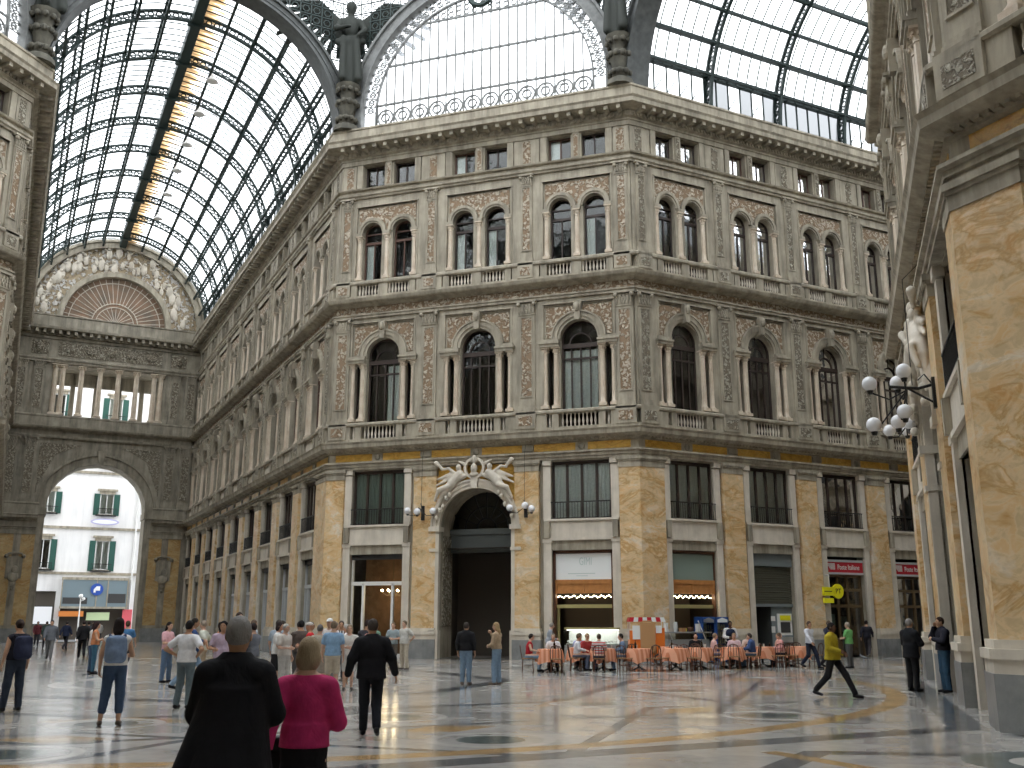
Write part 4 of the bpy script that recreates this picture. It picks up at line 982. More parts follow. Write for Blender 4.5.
class Soft:
    def __init__(s,k=.04): s.p=[]; s.k=k; s.cut=[]; s.wob=0
    def cap(s,a,b,ra,rb=None,k=None): s.p.append(('c',np.array(a,float),np.array(b,float),ra,ra if rb is None else rb,k)); return s
    def ell(s,c,r,k=None,rx=0): s.p.append(('e',np.array(c,float),np.array(r,float),rx,0,k)); return s
    def cone(s,z0,z1,r0,r1,c0=(0,0),c1=(0,0),k=None): s.p.append(('n',(z0,z1),(r0,r1),c0,c1,k)); return s
    def plane(s,n,d): s.cut.append((n,d)); return s      # keep n.p<d
    def mesh(s,h):
        lo=np.full(3,9e9); hi=-lo; bb=[]
        for p in s.p:
            if p[0]=='c': l=np.minimum(p[1]-p[3],p[2]-p[4]); u=np.maximum(p[1]+p[3],p[2]+p[4])
            elif p[0]=='e': r=max(p[2][1:]) if p[3] else 0; rr=np.array([p[2][0],max(r,p[2][1]),max(r,p[2][2])]); l=p[1]-rr; u=p[1]+rr
            else:
                (z0,z1),(r0,r1),c0,c1=p[1:5]; l=np.array([min(c0[0]-r0[0],c1[0]-r1[0]),min(c0[1]-r0[1],c1[1]-r1[1]),z0]); u=np.array([max(c0[0]+r0[0],c1[0]+r1[0]),max(c0[1]+r0[1],c1[1]+r1[1]),z1])
            bb.append((l,u)); lo=np.minimum(lo,l); hi=np.maximum(hi,u)
        lo-=3*h; hi+=3*h; n=np.ceil((hi-lo)/h).astype(int)+1
        ax=[lo[d]+h*np.arange(n[d]) for d in range(3)]; F=np.full(n,1.0)
        for p,(l,u) in zip(s.p,bb):
            k=p[5] or s.k; m=k+2*h
            i0=np.maximum(0,((l-m-lo)/h).astype(int)); i1=np.minimum(n,((u+m-lo)/h).astype(int)+2)
            X=ax[0][i0[0]:i1[0],None,None]; Y=ax[1][None,i0[1]:i1[1],None]; Z=ax[2][None,None,i0[2]:i1[2]]
            if p[0]=='c':
                a,b=p[1],p[2]; ba=b-a; L=max(1e-9,ba@ba); px,py,pz=X-a[0],Y-a[1],Z-a[2]
                t=np.clip((px*ba[0]+py*ba[1]+pz*ba[2])/L,0,1)
                d=np.sqrt((px-ba[0]*t)**2+(py-ba[1]*t)**2+(pz-ba[2]*t)**2)-(p[3]+(p[4]-p[3])*t)
            elif p[0]=='e':
                c,r=p[1],p[2]; px,py,pz=X-c[0],Y-c[1],Z-c[2]
                if p[3]: co,si=math.cos(p[3]),math.sin(p[3]); py,pz=py*co+pz*si,-py*si+pz*co
                k0=np.sqrt((px/r[0])**2+(py/r[1])**2+(pz/r[2])**2); k1=np.sqrt((px/r[0]**2)**2+(py/r[1]**2)**2+(pz/r[2]**2)**2)
                d=k0*(k0-1)/np.maximum(k1,1e-6)
            else:
                (z0,z1),(r0,r1),c0,c1=p[1:5]; t=np.clip((Z-z0)/(z1-z0),0,1)
                rx=r0[0]+(r1[0]-r0[0])*t; ry=r0[1]+(r1[1]-r0[1])*t; cx=c0[0]+(c1[0]-c0[0])*t; cy=c0[1]+(c1[1]-c0[1])*t
                an=np.arctan2(Y-cy,X-cx); fo=1+s.wob*np.sin(an*9)*(1-t)
                q=np.sqrt(((X-cx)/rx)**2+((Y-cy)/ry)**2)/fo; d=np.maximum((q-1)*np.minimum(rx,ry),np.maximum(z0-Z,Z-z1))
            G=F[i0[0]:i1[0],i0[1]:i1[1],i0[2]:i1[2]]
            hh=np.maximum(k-np.abs(G-d),0)/k; F[i0[0]:i1[0],i0[1]:i1[1],i0[2]:i1[2]]=np.minimum(G,d)-hh*hh*k*.25
        if s.cut:
            X=ax[0][:,None,None]; Y=ax[1][None,:,None]; Z=ax[2][None,None,:]
            for nn,dd in s.cut: F=np.maximum(F,nn[0]*X+nn[1]*Y+nn[2]*Z-dd)
        return nets(F,h,lo)
def to_mesh(name,VQ,mat):
    Vs=[];Qs=[];n=0
    for V,Q in VQ:
        if len(V)==0: continue
        Vs.append(V); Qs.append(Q+n); n+=len(V)
    V=np.concatenate(Vs); Q=np.concatenate(Qs)
    me=bpy.data.meshes.new(name); me.vertices.add(len(V)); me.vertices.foreach_set('co',V.astype(np.float32).ravel())
    me.loops.add(len(Q)*4); me.loops.foreach_set('vertex_index',Q.astype(np.int32).ravel()); me.polygons.add(len(Q))
    me.polygons.foreach_set('loop_start',np.arange(0,len(Q)*4,4,dtype=np.int32)); 
    me.polygons.foreach_set('use_smooth',np.ones(len(Q),bool)); me.update(calc_edges=True); me.validate()
    me.materials.append(M[mat] if isinstance(mat,str) else mat); return me
CM={}
def cm(col,rough=.85):
    key=(col,rough)
    if key not in CM:
        m=plain('cloth_%d'%len(CM),col,rough,0,.2,.12,14); nt=m.node_tree; b=[n for n in nt.nodes if n.type=='BSDF_PRINCIPLED'][0]
        tc=nt.nodes.new('ShaderNodeTexCoord').outputs['Object']; hair=rough==.75
        bump(nt,noise(nt,mapping(nt,tc,(60,25,12)) if hair else mapping(nt,tc,(1,1,.55)),2.2 if hair else 9,3,.55,.6),b,.9 if hair else .5,.012 if hair else .03); CM[key]=m
    return CM[key]
def striped(name,a,b,sc,vertical=True):
    m,nt,out=nmat(name); bs=pbsdf(nt,None,.85,0,.2); tc=nt.nodes.new('ShaderNodeTexCoord'); sx=nt.nodes.new('ShaderNodeSeparateXYZ'); nt.links.new(tc.outputs['Object'],sx.inputs[0])
    v=math_(nt,'SINE',math_(nt,'MULTIPLY',sx.outputs[0 if vertical else 2],sc)); nt.links.new(ramp(nt,math_(nt,'MULTIPLY_ADD',v,.5,.5),[(.45,a),(.55,b)]),bs.inputs['Base Color']); nt.links.new(bs.outputs[0],out.inputs[0]); return m
def lerp(a,b,t): return tuple(x+(y-x)*t for x,y in zip(a,b))
def hand(el,wr,inward,curl,h):
    w=np.array(wr,float); d=w-np.array(el,float); d/=np.linalg.norm(d); n=np.array(inward,float); n-=d*(n@d); n/=max(1e-6,np.linalg.norm(n)); sd=np.cross(d,n)
    S=Soft(.008); S.cap(w-d*.03,w+d*.005,.026,.023)
    if sd@np.array([0,1,0])<0: sd=-sd       # thumb side towards the front
    for i,(ln,) in enumerate(((.072,),(.082,),(.077,),(.06,))):
        o=(.028-.019*i); kn=w+d*(.088-.006*abs(i-1))+sd*o; S.cap(w+sd*o*.5,kn,.014,.0115,.014)
        d2=d*math.cos(curl)+n*math.sin(curl); m=kn+d2*ln*.52; d3=d*math.cos(curl*2.1)+n*math.sin(curl*2.1); S.cap(kn,m,.0100,.0092); S.cap(m,m+d3*ln*.48,.0092,.0080)
    t0=w+d*.022+sd*.022; t1=w+d*.055+sd*.048+n*.01; S.cap(t0,t1,.014,.011,.012); S.cap(t1,t1+d*.034+sd*.006+n*.010,.011,.009)
    return S.mesh(h)
SKIN=dict(l=(.60,.38,.28),m=(.50,.30,.20),d=(.16,.085,.055),t=(.42,.24,.15))
EYES=None
def figure(label,loc,face,H=1.72,pose='stand',skin='l',top=('shirt',(.5,.5,.5)),bottom=('trousers',(.06,.08,.12)),hair=('short',(.03,.02,.015)),shoes=(.03,.03,.03),wide=1.0,res=.022,arms=None,group=None,head_turn=0,lean=0,name='person',z0=0,kids=()):
    sit=pose=='sit'; dz=-.43 if sit else 0
    J={}
    for q,sg in (('L',-1),('R',1)):
        J['sh'+q]=(sg*.178*wide,-.01,1.392+dz); J['hp'+q]=(sg*.09*wide,0,.93+dz)
        J['el'+q]=(sg*.235*wide,-.04,1.15+dz); J['wr'+q]=(sg*.25*wide,.04,.90+dz)
        J['kn'+q]=(sg*.095,.015,.50); J['an'+q]=(sg*.10,-.01,.09)
    if pose=='walk':
        J.update(knL=(-.09,.20,.52),anL=(-.09,.30,.10),knR=(.09,-.03,.49),anR=(.09,-.34,.19),elR=(.23*wide,.10,1.17),wrR=(.22*wide,.25,.97),elL=(-.23*wide,-.16,1.17),wrL=(-.25*wide,-.22,.92))
    if pose=='stride':
        J.update(knL=(-.09,.26,.53),anL=(-.09,.46,.10),knR=(.09,-.12,.50),anR=(.09,-.44,.17),elR=(.22*wide,.0,1.15),wrR=(.16*wide,.25,1.08),elL=(-.23*wide,-.06,1.14),wrL=(-.17*wide,.2,1.02))
    if pose=='contra': J.update(knL=(-.12,.03,.5),anL=(-.17,.0,.09),knR=(.11,.0,.5),anR=(.12,-.03,.09))
    if sit: 
        for q,sg in (('L',-1),('R',1)): J['hp'+q]=(sg*.10,0,.54); J['kn'+q]=(sg*.13,.42,.55); J['an'+q]=(sg*.12,.38,.10); J['el'+q]=(sg*.25,.06,.77); J['wr'+q]=(sg*.16,.30,.76)
    A={'hips':dict(elL=(-.38,-.14,1.18),wrL=(-.19,.03,1.03),elR=(.38,-.14,1.18),wrR=(.19,.03,1.03)),
       'back':dict(elL=(-.30,-.17,1.16),wrL=(-.10,-.17,1.0),elR=(.30,-.17,1.16),wrR=(.10,-.17,1.0)),
       'phone':dict(elR=(.30,.14,1.20),wrR=(.13,.12,1.50)),
       'phones':dict(elR=(.34,.10,1.28),wrR=(.13,.10,1.55),elL=(-.26,.12,1.18),wrL=(-.02,.24,1.24)),
       'cross':dict(elR=(.25,.08,1.15),wrR=(.0,.22,1.20),elL=(-.25,.08,1.15),wrL=(-.02,.24,1.13)),
       'hold':dict(elR=(.25,.05,1.14),wrR=(.09,.28,1.14),elL=(-.25,.05,1.14),wrL=(-.09,.28,1.12)),
       'drink':dict(elR=(.24,.12,1.17),wrR=(.05,.20,1.44),elL=(-.25,.03,1.13),wrL=(-.1,.22,1.08)),
       'front1':dict(elR=(.25,.04,1.14),wrR=(.12,.27,1.12)),'point':dict(elR=(.3,.2,1.35),wrR=(.3,.46,1.4)),
       'out':dict(elL=(-.27,-.03,1.16),wrL=(-.32,.05,.92),elR=(.27,-.03,1.16),wrR=(.33,.05,.93))}
    if arms:
        for k_,v_ in A[arms].items(): J[k_]=(v_[0]*wide,v_[1],v_[2]+dz)
    if lean:   # whole upper body tips forward about the hips
        zp=.93+dz; c_,s_=math.cos(lean),math.sin(lean)
        for k_ in J:
            if k_[:2] in('sh','el','wr'): x,y,z=J[k_]; z-=zp; J[k_]=(x,y*c_+z*s_,-y*s_+z*c_+zp)
    def up(p):
        if not lean: return p
        zp=.93+dz; x,y,z=p; z-=zp; return (x,y*math.cos(lean)+z*math.sin(lean),-y*math.sin(lean)+z*math.cos(lean)+zp)
    E=ob(name,None,None,(loc[0],loc[1],z0),math.radians(face-90),label=label,category='person'); E.scale=(H/1.75,)*3; E.empty_display_size=.2
    if group: E['group']=group
    hc=up((0,.03,1.635+dz)); nb=up((0,-.01,1.46+dz)); rl=-lean
    # body
    S=Soft(.045)
    S.ell(up((0,0,1.29+dz)),(.165*wide,.108*wide,.20),rx=rl); S.ell(up((0,.01,1.10+dz)),(.148*wide,.108*wide,.17),rx=rl); S.ell((0,-.01,.96+dz),(.165*wide,.12*wide,.12))
    S.cap(up((-.15*wide,-.01,1.39+dz)),up((.15*wide,-.01,1.39+dz)),.056)
    for sg in (-1,1): S.cap(up((sg*.03,-.015,1.475+dz)),up((sg*.15*wide,-.01,1.405+dz)),.045,.05)
    S.cap(nb,lerp(nb,hc,.75),.052,.05,.03)
    S.ell(hc,(.074,.093,.112),.02); S.ell((hc[0],hc[1]+.022,hc[2]-.055),(.052,.062,.058),.02); S.cap((0,hc[1]+.088,hc[2]+.012),(0,hc[1]+.105,hc[2]-.018),.010,.014,.012)
    S.cap((-.022,hc[1]+.083,hc[2]-.052),(.022,hc[1]+.083,hc[2]-.052),.009,.009,.012)
    for sg in (-1,1): S.ell((sg*.077,hc[1]-.005,hc[2]-.005),(.012,.02,.032),.008)
    parts=[]
    for q,sg in (('L',-1),('R',1)):
        S.cap(J['sh'+q],J['el'+q],.050,.041,.03); S.cap(J['el'+q],J['wr'+q],.041,.027,.02)
        S.cap(J['hp'+q],J['kn'+q],.088,.058,.04); S.cap(J['kn'+q],lerp(J['kn'+q],J['an'+q],.3),.056,.055,.03); S.cap(lerp(J['kn'+q],J['an'+q],.3),J['an'+q],.055,.036,.03)
        a=J['an'+q]; up_=a[2]-.09; S.cap((a[0],a[1]-.03,a[2]-.04),(a[0]+sg*.02,a[1]+.15,max(.03,a[2]-.055-up_*.6)),.036,.028,.03)
        parts.append(hand(J['el'+q],J['wr'+q],(-sg,0,0) if not sit else (0,0,-1),.35 if arms in(None,'out') else .6,.0065 if res<.02 else .009))
    ob('body',to_mesh('body',[S.mesh(res)]+parts,cm(SKIN[skin],.6)),E)
    # lower garment
    kind,colb=bottom[0],bottom[1]; mat=colb if not isinstance(colb,tuple) else cm(colb)
    S=Soft(.04)
    S.ell((0,-.01,.955+dz),(.172*wide,.130*wide,.12)); 
    if kind in('trousers','shorts','capri'):
        for q in 'LR':
            h_,k_,a_=J['hp'+q],J['kn'+q],J['an'+q]
            if kind=='shorts': S.cap(h_,lerp(h_,k_,.88),.103,.09)
            else:
                S.cap(h_,k_,.102,.078); e=lerp(k_,a_,.95 if kind=='trousers' else .62); S.cap(k_,e,.076,.066 if kind=='trousers' else .07)
    elif kind=='skirt':
        zl=bottom[2]
        if sit:
            for q in 'LR': S.cap(J['hp'+q],J['kn'+q],.11,.09)
            S.cap(J['knL'],J['knR'],.09)
        else: S.wob=.035; S.cone(zl,.98,(.235*wide,.19*wide),(.165*wide,.125*wide),k=.05)
    S.plane((0,0,1),min(1.045,(top[2] if len(top)>2 else .95)+.05)+dz); ob({'skirt':'skirt','shorts':'shorts','capri':'trousers','trousers':'trousers'}[kind],to_mesh('lower_garment',[S.mesh(res)],mat),E)
    # upper garment
    kind,colt=top[0],top[1]; mat=colt if not isinstance(colt,tuple) else cm(colt); jk=kind in('jacket','coat'); g=.030 if jk else .016
    S=Soft(.05 if jk else .04)
    S.ell(up((0,-.005,1.28+dz)),(.168*wide+g,.112*wide+g,.20),rx=rl); S.ell(up((0,.005,1.09+dz)),(.155*wide+g,.115*wide+g,.18),rx=rl)
    S.cap(up((-.15*wide,-.01,1.385+dz)),up((.15*wide,-.01,1.385+dz)),.056+g)
    for sg in (-1,1): S.cap(up((sg*.035,-.015,1.46+dz)),up((sg*.15*wide,-.01,1.40+dz)),.044+g*.8,.05+g*.9)
    zb={'shirt':.93,'tank':.97,'jacket':.86,'coat':.60,'tee':.92,'vest':.95}[kind]
    if len(top)>2: zb=top[2]
    if kind=='coat': S.wob=.03; S.cone(zb,1.30,(.33*wide,.28*wide),(.17*wide+g,.13*wide+g),(-.05,-.03),(0,0),k=.08)
    elif not sit: S.cone(zb,1.12,(.182*wide+g,.146*wide+g),(.152*wide+g,.115*wide+g),k=.05)
    for q,sg in (('L',-1),('R',1)):
        s_,e_,w_=J['sh'+q],J['el'+q],J['wr'+q]
        if kind in('jacket','coat') or (kind=='shirt'): S.cap(s_,e_,.058+g,.048+g,.035); S.cap(e_,lerp(e_,w_,.93),.047+g*.9,.036+g*.7,.03)
        elif kind=='tee': S.cap(s_,lerp(s_,e_,.62),.060+g,.056+g,.035)
    if jk: S.cap(up((-.045,.0,1.49+dz)),up((.045,.0,1.49+dz)),.062,.062,.03)
    S.plane((0,0,-1),-(zb+dz if not sit else .60)); 
    tz=1.485+dz+(.05 if jk else 0); n_=(0,math.sin(lean),math.cos(lean)); pp=up((0,0,tz)); S.plane(n_,n_[1]*pp[1]+n_[2]*pp[2])
    if kind in('tank','vest'):
        pass
    ob({'jacket':'jacket','coat':'coat','vest':'vest','tank':'tank_top'}.get(kind,'shirt'),to_mesh('upper_garment',[S.mesh(res)],mat),E)
    # hair, eyes, shoes
    hk,hcol=hair; X,Y,Z=hc; S=Soft(.02)
    if hk!='bald':
        if hk=='cap': S.ell((X,Y-.008,Z+.04),(.086,.106,.085)); S.cap((-.05,Y+.11,Z+.045),(.05,Y+.11,Z+.045),.012,.012,.02); S.plane((0,0,-1),-(Z+.03))
        else:
            S.ell((X,Y-.014,Z+.022),(.083,.10,.108)); 
            if hk=='long': S.ell((X,Y-.05,Z-.07),(.092,.07,.13)); S.cap((X,Y-.08,Z-.12),(X,Y-.10,Z-.24),.07,.045)
            if hk=='bob': S.ell((X,Y-.03,Z-.045),(.094,.088,.10))
            if hk=='curly':
                for i in range(14): a=i*2.4; S.ell((X+.08*math.cos(a),Y-.045+.06*math.sin(a),Z+.06-.016*i),(.045,.045,.045))
            if hk=='bun': S.ell((X,Y-.115,Z+.03),(.045,.04,.045))
            S.plane((0,.95,-.55),.95*(Y+.052)-.55*(Z+.03))
        ob('cap' if hk=='cap' else 'hair',to_mesh('hair',[S.mesh(min(res,.018))],cm(hcol,.75)),E)
    mb=MB(); 
    for sg in (-1,1): mb.ball((sg*.03,-(Y+.082),Z+.012),.011,6,4,(1.2,.6,.7))
    mb.build('eyes',cm((.02,.015,.012),.3),E)
    S=Soft(.02)
    for q,sg in (('L',-1),('R',1)):
        a=J['an'+q]; up_=a[2]-.09; S2=Soft(.03); S2.cap((a[0],a[1]-.035,a[2]-.045),(a[0]+sg*.02,a[1]+.155,max(.036,a[2]-.055-up_*.6)),.046,.036); S2.plane((0,0,-1),-.004)
        ob('shoe',to_mesh('shoe',[S2.mesh(min(res,.018))],cm(shoes,.5)),E)
    return E
def prop(name,label,cat,loc,face,soft_list,group=None,z0=0):
    E=ob(name,None,None,(loc[0],loc[1],z0),math.radians(face-90),label=label,category=cat)
    if group: E['group']=group
    for nm,S,h,mat in soft_list:
        ob(nm,to_mesh(nm,[S.mesh(h)] if isinstance(S,Soft) else S,mat),E)
    return E
# ---------------------------------------------------------------- people
JEANS=(.10,.16,.26); JEANL=(.20,.29,.40); BLK=(.012,.012,.014); GREYH=(.27,.26,.25)
figure('person seen from behind in a long black coat, short grey hair, walking arm in arm',(21.06,-39.60),112,1.68,'walk','t',('coat',(.010,.010,.012),.80),('trousers',BLK),('short',GREYH),BLK,.95,.012,'cross')
figure('person in a magenta long-sleeved top and black skirt, seen from behind, blond bobbed hair',(21.22,-39.0),108,1.55,'walk','l',('shirt',(.50,.035,.14),.97),('skirt',(.012,.012,.014),.42),('bob',(.36,.28,.18)),BLK,.95,.012,'front1')
figure('person in a black jacket and black trousers walking away across the open floor',(17.86,-31.15),118,1.70,'walk','t',('jacket',(.012,.012,.015)),('trousers',(.014,.015,.02)),('short',(.05,.04,.035)),BLK,1.12,.016,'out')
figure('person in white tank top and cropped jeans with a pale blue backpack, dark ponytail',(13.03,-30.9),125,1.72,'contra','m',('tank',(.62,.60,.58)),('capri',(.05,.08,.14)),('long',(.02,.013,.012)),(.12,.09,.07),1.0,.017,'front1')
figure('person in dark clothes with bare arms and a dark blue backpack at the left edge',(9.40,-29.30),160,1.70,'contra','m',('tank',(.02,.02,.03)),('trousers',(.03,.04,.06)),('bun',(.04,.025,.02)),BLK,1.0,.018)
figure('person in a white T-shirt and grey jeans standing with hands on hips',(12.14,-27.75),95,1.68,'contra','t',('tee',(.70,.70,.72)),('trousers',(.13,.17,.19)),('short',(.012,.01,.01)),BLK,1.1,.018,'hips')
figure('person in a pink and white top with blue jeans, side-on beside the tour group',(6.3,-20.6),0,1.66,'contra','l',('tee',(.72,.42,.46)),('trousers',JEANS),('long',(.03,.02,.018)),BLK,.95,.02,'hold')
figure('person in a dark blue shirt and light jeans, leaning and half turned',(9.0,-23.2),40,1.75,'stride','t',('shirt',(.035,.07,.18)),('trousers',JEANL),('short',(.03,.025,.02)),BLK,1.05,.02,'cross')
figure('tall person in a pale green shirt and beige trousers among the tour group',(9.9,-22.6),330,1.90,'stand','l',('tee',(.36,.42,.32)),('trousers',(.40,.33,.25)),('short',(.06,.04,.03)),BLK,1.1,.02,'hold')
figure('person with dark curly hair in a lilac top and black skirt, facing the viewer',(11.5,-25.6),290,1.68,'stand','t',('tee',(.48,.38,.48)),('skirt',BLK,.35),('curly',(.015,.012,.012)),BLK,1.05,.018,'front1')
figure('person in a beige T-shirt and khaki trousers partly hidden behind the lilac top',(10.6,-24.2),250,1.65,'stand','l',('tee',(.42,.36,.30)),('trousers',(.38,.32,.25)),('short',(.08,.06,.05)),BLK,1.0,.022,'cross')
TG='tour group standing together in the middle distance'
crowd=[((10.9,-22.3),20,1.66,'m',('tee',(.75,.74,.72)),('skirt',BLK,.5),('bob',(.03,.02,.02)),'hold','white short-sleeved top and black skirt'),
((11.45,-22.9),350,1.62,'l',('tee',(.60,.56,.52)),('trousers',(.55,.53,.50)),('short',(.45,.43,.40)),'front1','cream top and pale trousers with white hair'),
((11.75,-22.2),200,1.66,'m',('tee',(.60,.03,.04)),('trousers',(.62,.60,.58)),('cap',(.62,.58,.55)),'hold','red T-shirt, pale cap and white trousers'),
((12.3,-22.7),100,1.60,'l',('tee',(.45,.40,.32)),('skirt',(.35,.3,.25),.5),('short',(.16,.15,.15)),'back','beige patterned shirt and beige skirt'),
((11.6,-20.9),270,1.76,'l',('tee',(.70,.64,.62)),('shorts',(.50,.45,.38)),('cap',(.80,.80,.78)),'hold','white cap and pale pink shirt'),
((13.0,-23.3),110,1.68,'l',('tee',(.25,.40,.58)),('shorts',(.55,.48,.38)),('short',(.22,.16,.11)),None,'light blue shirt and beige shorts, seen from behind'),
((12.2,-19.9),90,1.72,'m',('tee',(.05,.05,.06)),('trousers',(.05,.05,.07)),('short',(.03,.02,.02)),'cross','black polo shirt at the rear of the group'),
((10.2,-17.6),300,1.70,'m',None,('trousers',(.10,.10,.12)),('short',(.10,.08,.07)),'hold','black and white striped shirt'),
((10.9,-17.2),270,1.62,'l',('tee',(.60,.58,.56)),('trousers',(.30,.28,.26)),('short',(.40,.38,.36)),'hold','white top and silver hair near the shop door'),
((10.1,-21.0),80,1.72,'l',('tee',(.35,.42,.50)),('trousers',(.2,.2,.22)),('short',(.06,.05,.04)),None,'grey-blue shirt seen from behind'),
((8.9,-21.9),30,1.66,'l',('tee',(.62,.22,.08)),('trousers',JEANS),('short',(.05,.03,.02)),'hold','orange top beside the tall person'),
((9.4,-19.6),250,1.70,'m',('shirt',(.62,.62,.62)),('trousers',(.08,.09,.12)),('short',(.05,.04,.03)),'cross','white long-sleeved shirt and dark trousers'),
((7.4,-20.5),200,1.70,'l',('tee',(.58,.60,.52)),('shorts',(.42,.36,.28)),('short',(.30,.25,.2)),'back','pale green T-shirt and brown shorts'),
((10.9,-19.4),60,1.64,'l',('tee',(.55,.45,.42)),('skirt',(.4,.15,.15),.55),('bob',(.25,.15,.08)),'hold','dusty pink top and dark red skirt'),
((11.0,-23.6),180,1.63,'m',('tee',(.16,.17,.2)),('trousers',(.2,.2,.2)),('short',(.03,.02,.02)),'hold','charcoal top, half hidden by others'),
((12.6,-21.7),300,1.60,'l',('tee',(.68,.66,.62)),('shorts',(.6,.58,.55)),('bob',(.35,.28,.2)),'hold','off-white top and off-white shorts')]
stripe=striped('striped_shirt_cloth',(.03,.03,.04),(.62,.62,.62),75)
crowd+=[((10.3,-20.2),150,1.68,'m',('tee',(.10,.12,.30)),('trousers',(.1,.1,.12)),('short',(.04,.03,.02)),'cross','royal blue T-shirt at the rear'),
((12.0,-21.4),40,1.66,'l',('tee',(.50,.50,.52)),('trousers',(.3,.3,.3)),('short',(.3,.27,.24)),None,'light grey T-shirt between the caps'),
((11.2,-21.7),120,1.70,'m',('shirt',(.12,.10,.09)),('trousers',(.1,.1,.1)),('short',(.02,.02,.02)),'hold','dark brown shirt beside the red T-shirt'),
((12.8,-20.9),240,1.63,'l',('tee',(.60,.30,.26)),('skirt',(.1,.1,.12),.5),('bob',(.12,.07,.04)),'hold','coral top and dark skirt'),
((11.9,-19.0),280,1.70,'l',('tee',(.18,.30,.22)),('trousers',(.2,.2,.2)),('bald',(.3,.3,.3)),'cross','dark green T-shirt, bald'),
((9.9,-18.9),20,1.66,'m',('tee',(.62,.58,.40)),('trousers',(.12,.12,.14)),('long',(.03,.02,.02)),'hold','pale yellow top'),
((8.3,-19.4),60,1.72,'l',('tee',(.40,.42,.46)),('trousers',(.2,.18,.15)),('short',(.15,.1,.07)),'back','slate grey T-shirt'),
((10.7,-18.2),200,1.60,'l',('tee',(.66,.62,.66)),('shorts',(.3,.3,.3)),('short',(.5,.48,.46)),'hold','pale lilac T-shirt and white hair')]
for (p_,fc,H_,sk,tp,bt,hr,ar,ds) in crowd:
    figure('person of the tour group in '+ds,p_,fc,H_,'stand',sk,tp or ('tee',stripe),bt,hr,(.12,.1,.09) ,1.05,.026,ar,group=TG)
figure('person in a white top and jeans standing in the far arm',(.39,-16.7),20,1.66,'stand','m',('tee',(.62,.58,.55)),('trousers',(.06,.10,.17)),('long',(.03,.02,.02)),BLK,1,.028,'hold')
figure('person in an orange sleeveless top and jeans behind the backpack wearer',(.9,-17.2),40,1.66,'stand','m',('tank',(.55,.22,.10)),('trousers',(.05,.13,.2)),('long',(.04,.02,.02)),BLK,1,.028,'hold')
figure('person in a blue T-shirt and dark trousers carrying a shoulder bag in the far arm',(1.9,-16.9),110,1.70,'walk','m',('tee',(.06,.17,.34)),('trousers',(.03,.03,.04)),('short',(.08,.05,.03)),BLK,1.05,.028)
figure('person in a grey suit walking through the far arm towards the viewer',(-9.4,-8.0),-50,1.74,'walk','m',('jacket',(.13,.14,.16)),('trousers',(.15,.15,.15)),('short',(.05,.04,.04)),BLK,1.1,.03)
figure('person in black walking away in the far arm',(-9.2,-6.2),135,1.72,'walk','m',('jacket',BLK),('trousers',BLK),('short',(.03,.02,.02)),BLK,1.05,.03)
far=[((-14.1,-.2),'dark grey jacket',(.06,.06,.07)),((-16.2,2.6),'brown jacket',(.10,.07,.05)),((-20.4,5.2),'navy jacket',(.03,.04,.08)),((-24.5,8.0),'dark green jacket',(.04,.07,.06)),((-26,14.0),'black jacket, nearest the street arch',(.02,.02,.02)),((-21.0,10.5),'tan jacket',(.22,.16,.11)),((-30.2,19.6),'white shirt, in the street arch',(.6,.6,.6)),((-28.6,11.6),'maroon jacket',(.16,.04,.05))]
for i,(p_,ds,c_) in enumerate(far):
    figure('distant person in a %s in the far arm'%ds,p_,(135,-45,100)[i%3],1.7,'walk','m',('jacket',c_),('trousers',(.04,.04,.05)),('short',(.04,.03,.03)),BLK,1.05,.036,group='distant passers-by in the far arm')
figure('person in a striped vest holding a leaflet by the shop doorway',(8.63,-10.5),280,1.66,'stand','l',('tee',(.30,.36,.38)),('shorts',(.14,.12,.10)),('short',(.15,.10,.06)),(.2,.15,.1),1,.026,'hold')
figure('person in a pale shirt and khaki trousers beside the marble pillar by the shop',(9.32,-11.0),250,1.72,'contra','l',('tee',(.55,.54,.50)),('trousers',(.48,.42,.33)),('short',(.2,.15,.1)),(.1,.08,.06),1.08,.026,'back')
figure('person in a black jacket and jeans standing before the tall arch, back turned',(14.62,-18.65),95,1.66,'stand','m',('jacket',(.014,.014,.016),.95),('trousers',JEANL),('short',(.05,.04,.035)),(.15,.12,.1),1.02,.02)
figure('person in a tan top and jeans drinking, side-on before the tall arch',(15.45,-18.45),175,1.66,'contra','l',('shirt',(.40,.30,.20),1.0),('trousers',JEANL),('long',(.40,.28,.15)),(.15,.12,.1),.95,.02,'drink')
figure('person in a mustard yellow jacket striding to the right',(24.3,-20.4),-18,1.66,'stride','d',('jacket',(.42,.33,.025),.88),('trousers',(.016,.016,.018)),('short',(.015,.012,.012)),BLK,1.12,.018)
figure('person in a white shirt and dark trousers walking past the café tables',(23.3,-5.1),-35,1.72,'walk','t',('shirt',(.72,.74,.80)),('trousers',(.02,.025,.045)),('short',(.12,.08,.06)),BLK,1.02,.024)
figure('person in navy walking just behind the white shirt',(24.0,-4.6),-35,1.74,'walk','l',('jacket',(.03,.035,.06)),('trousers',(.03,.03,.04)),('short',(.10,.07,.05)),BLK,1.0,.026)
figure('person in a bright green top beside the post office entrance',(24.7,-4.4),150,1.68,'stand','l',('tee',(.18,.48,.16)),('trousers',(.1,.1,.1)),('short',(.35,.3,.25)),BLK,1.0,.026,'hold')
figure('person in dark shirt and trousers walking away in front of the far pillar',(25.6,9.0),80,1.78,'walk','m',('shirt',(.025,.025,.035)),('trousers',(.05,.045,.05)),('short',(.03,.02,.02)),(.2,.18,.15),1.05,.03)
figure('person in a black suit with grey hair standing with arms folded near the right wall',(26.15,-17.5),45,1.76,'stand','m',('jacket',(.012,.013,.016),.80),('trousers',(.014,.014,.016)),('short',GREYH),BLK,1.05,.02,'cross')
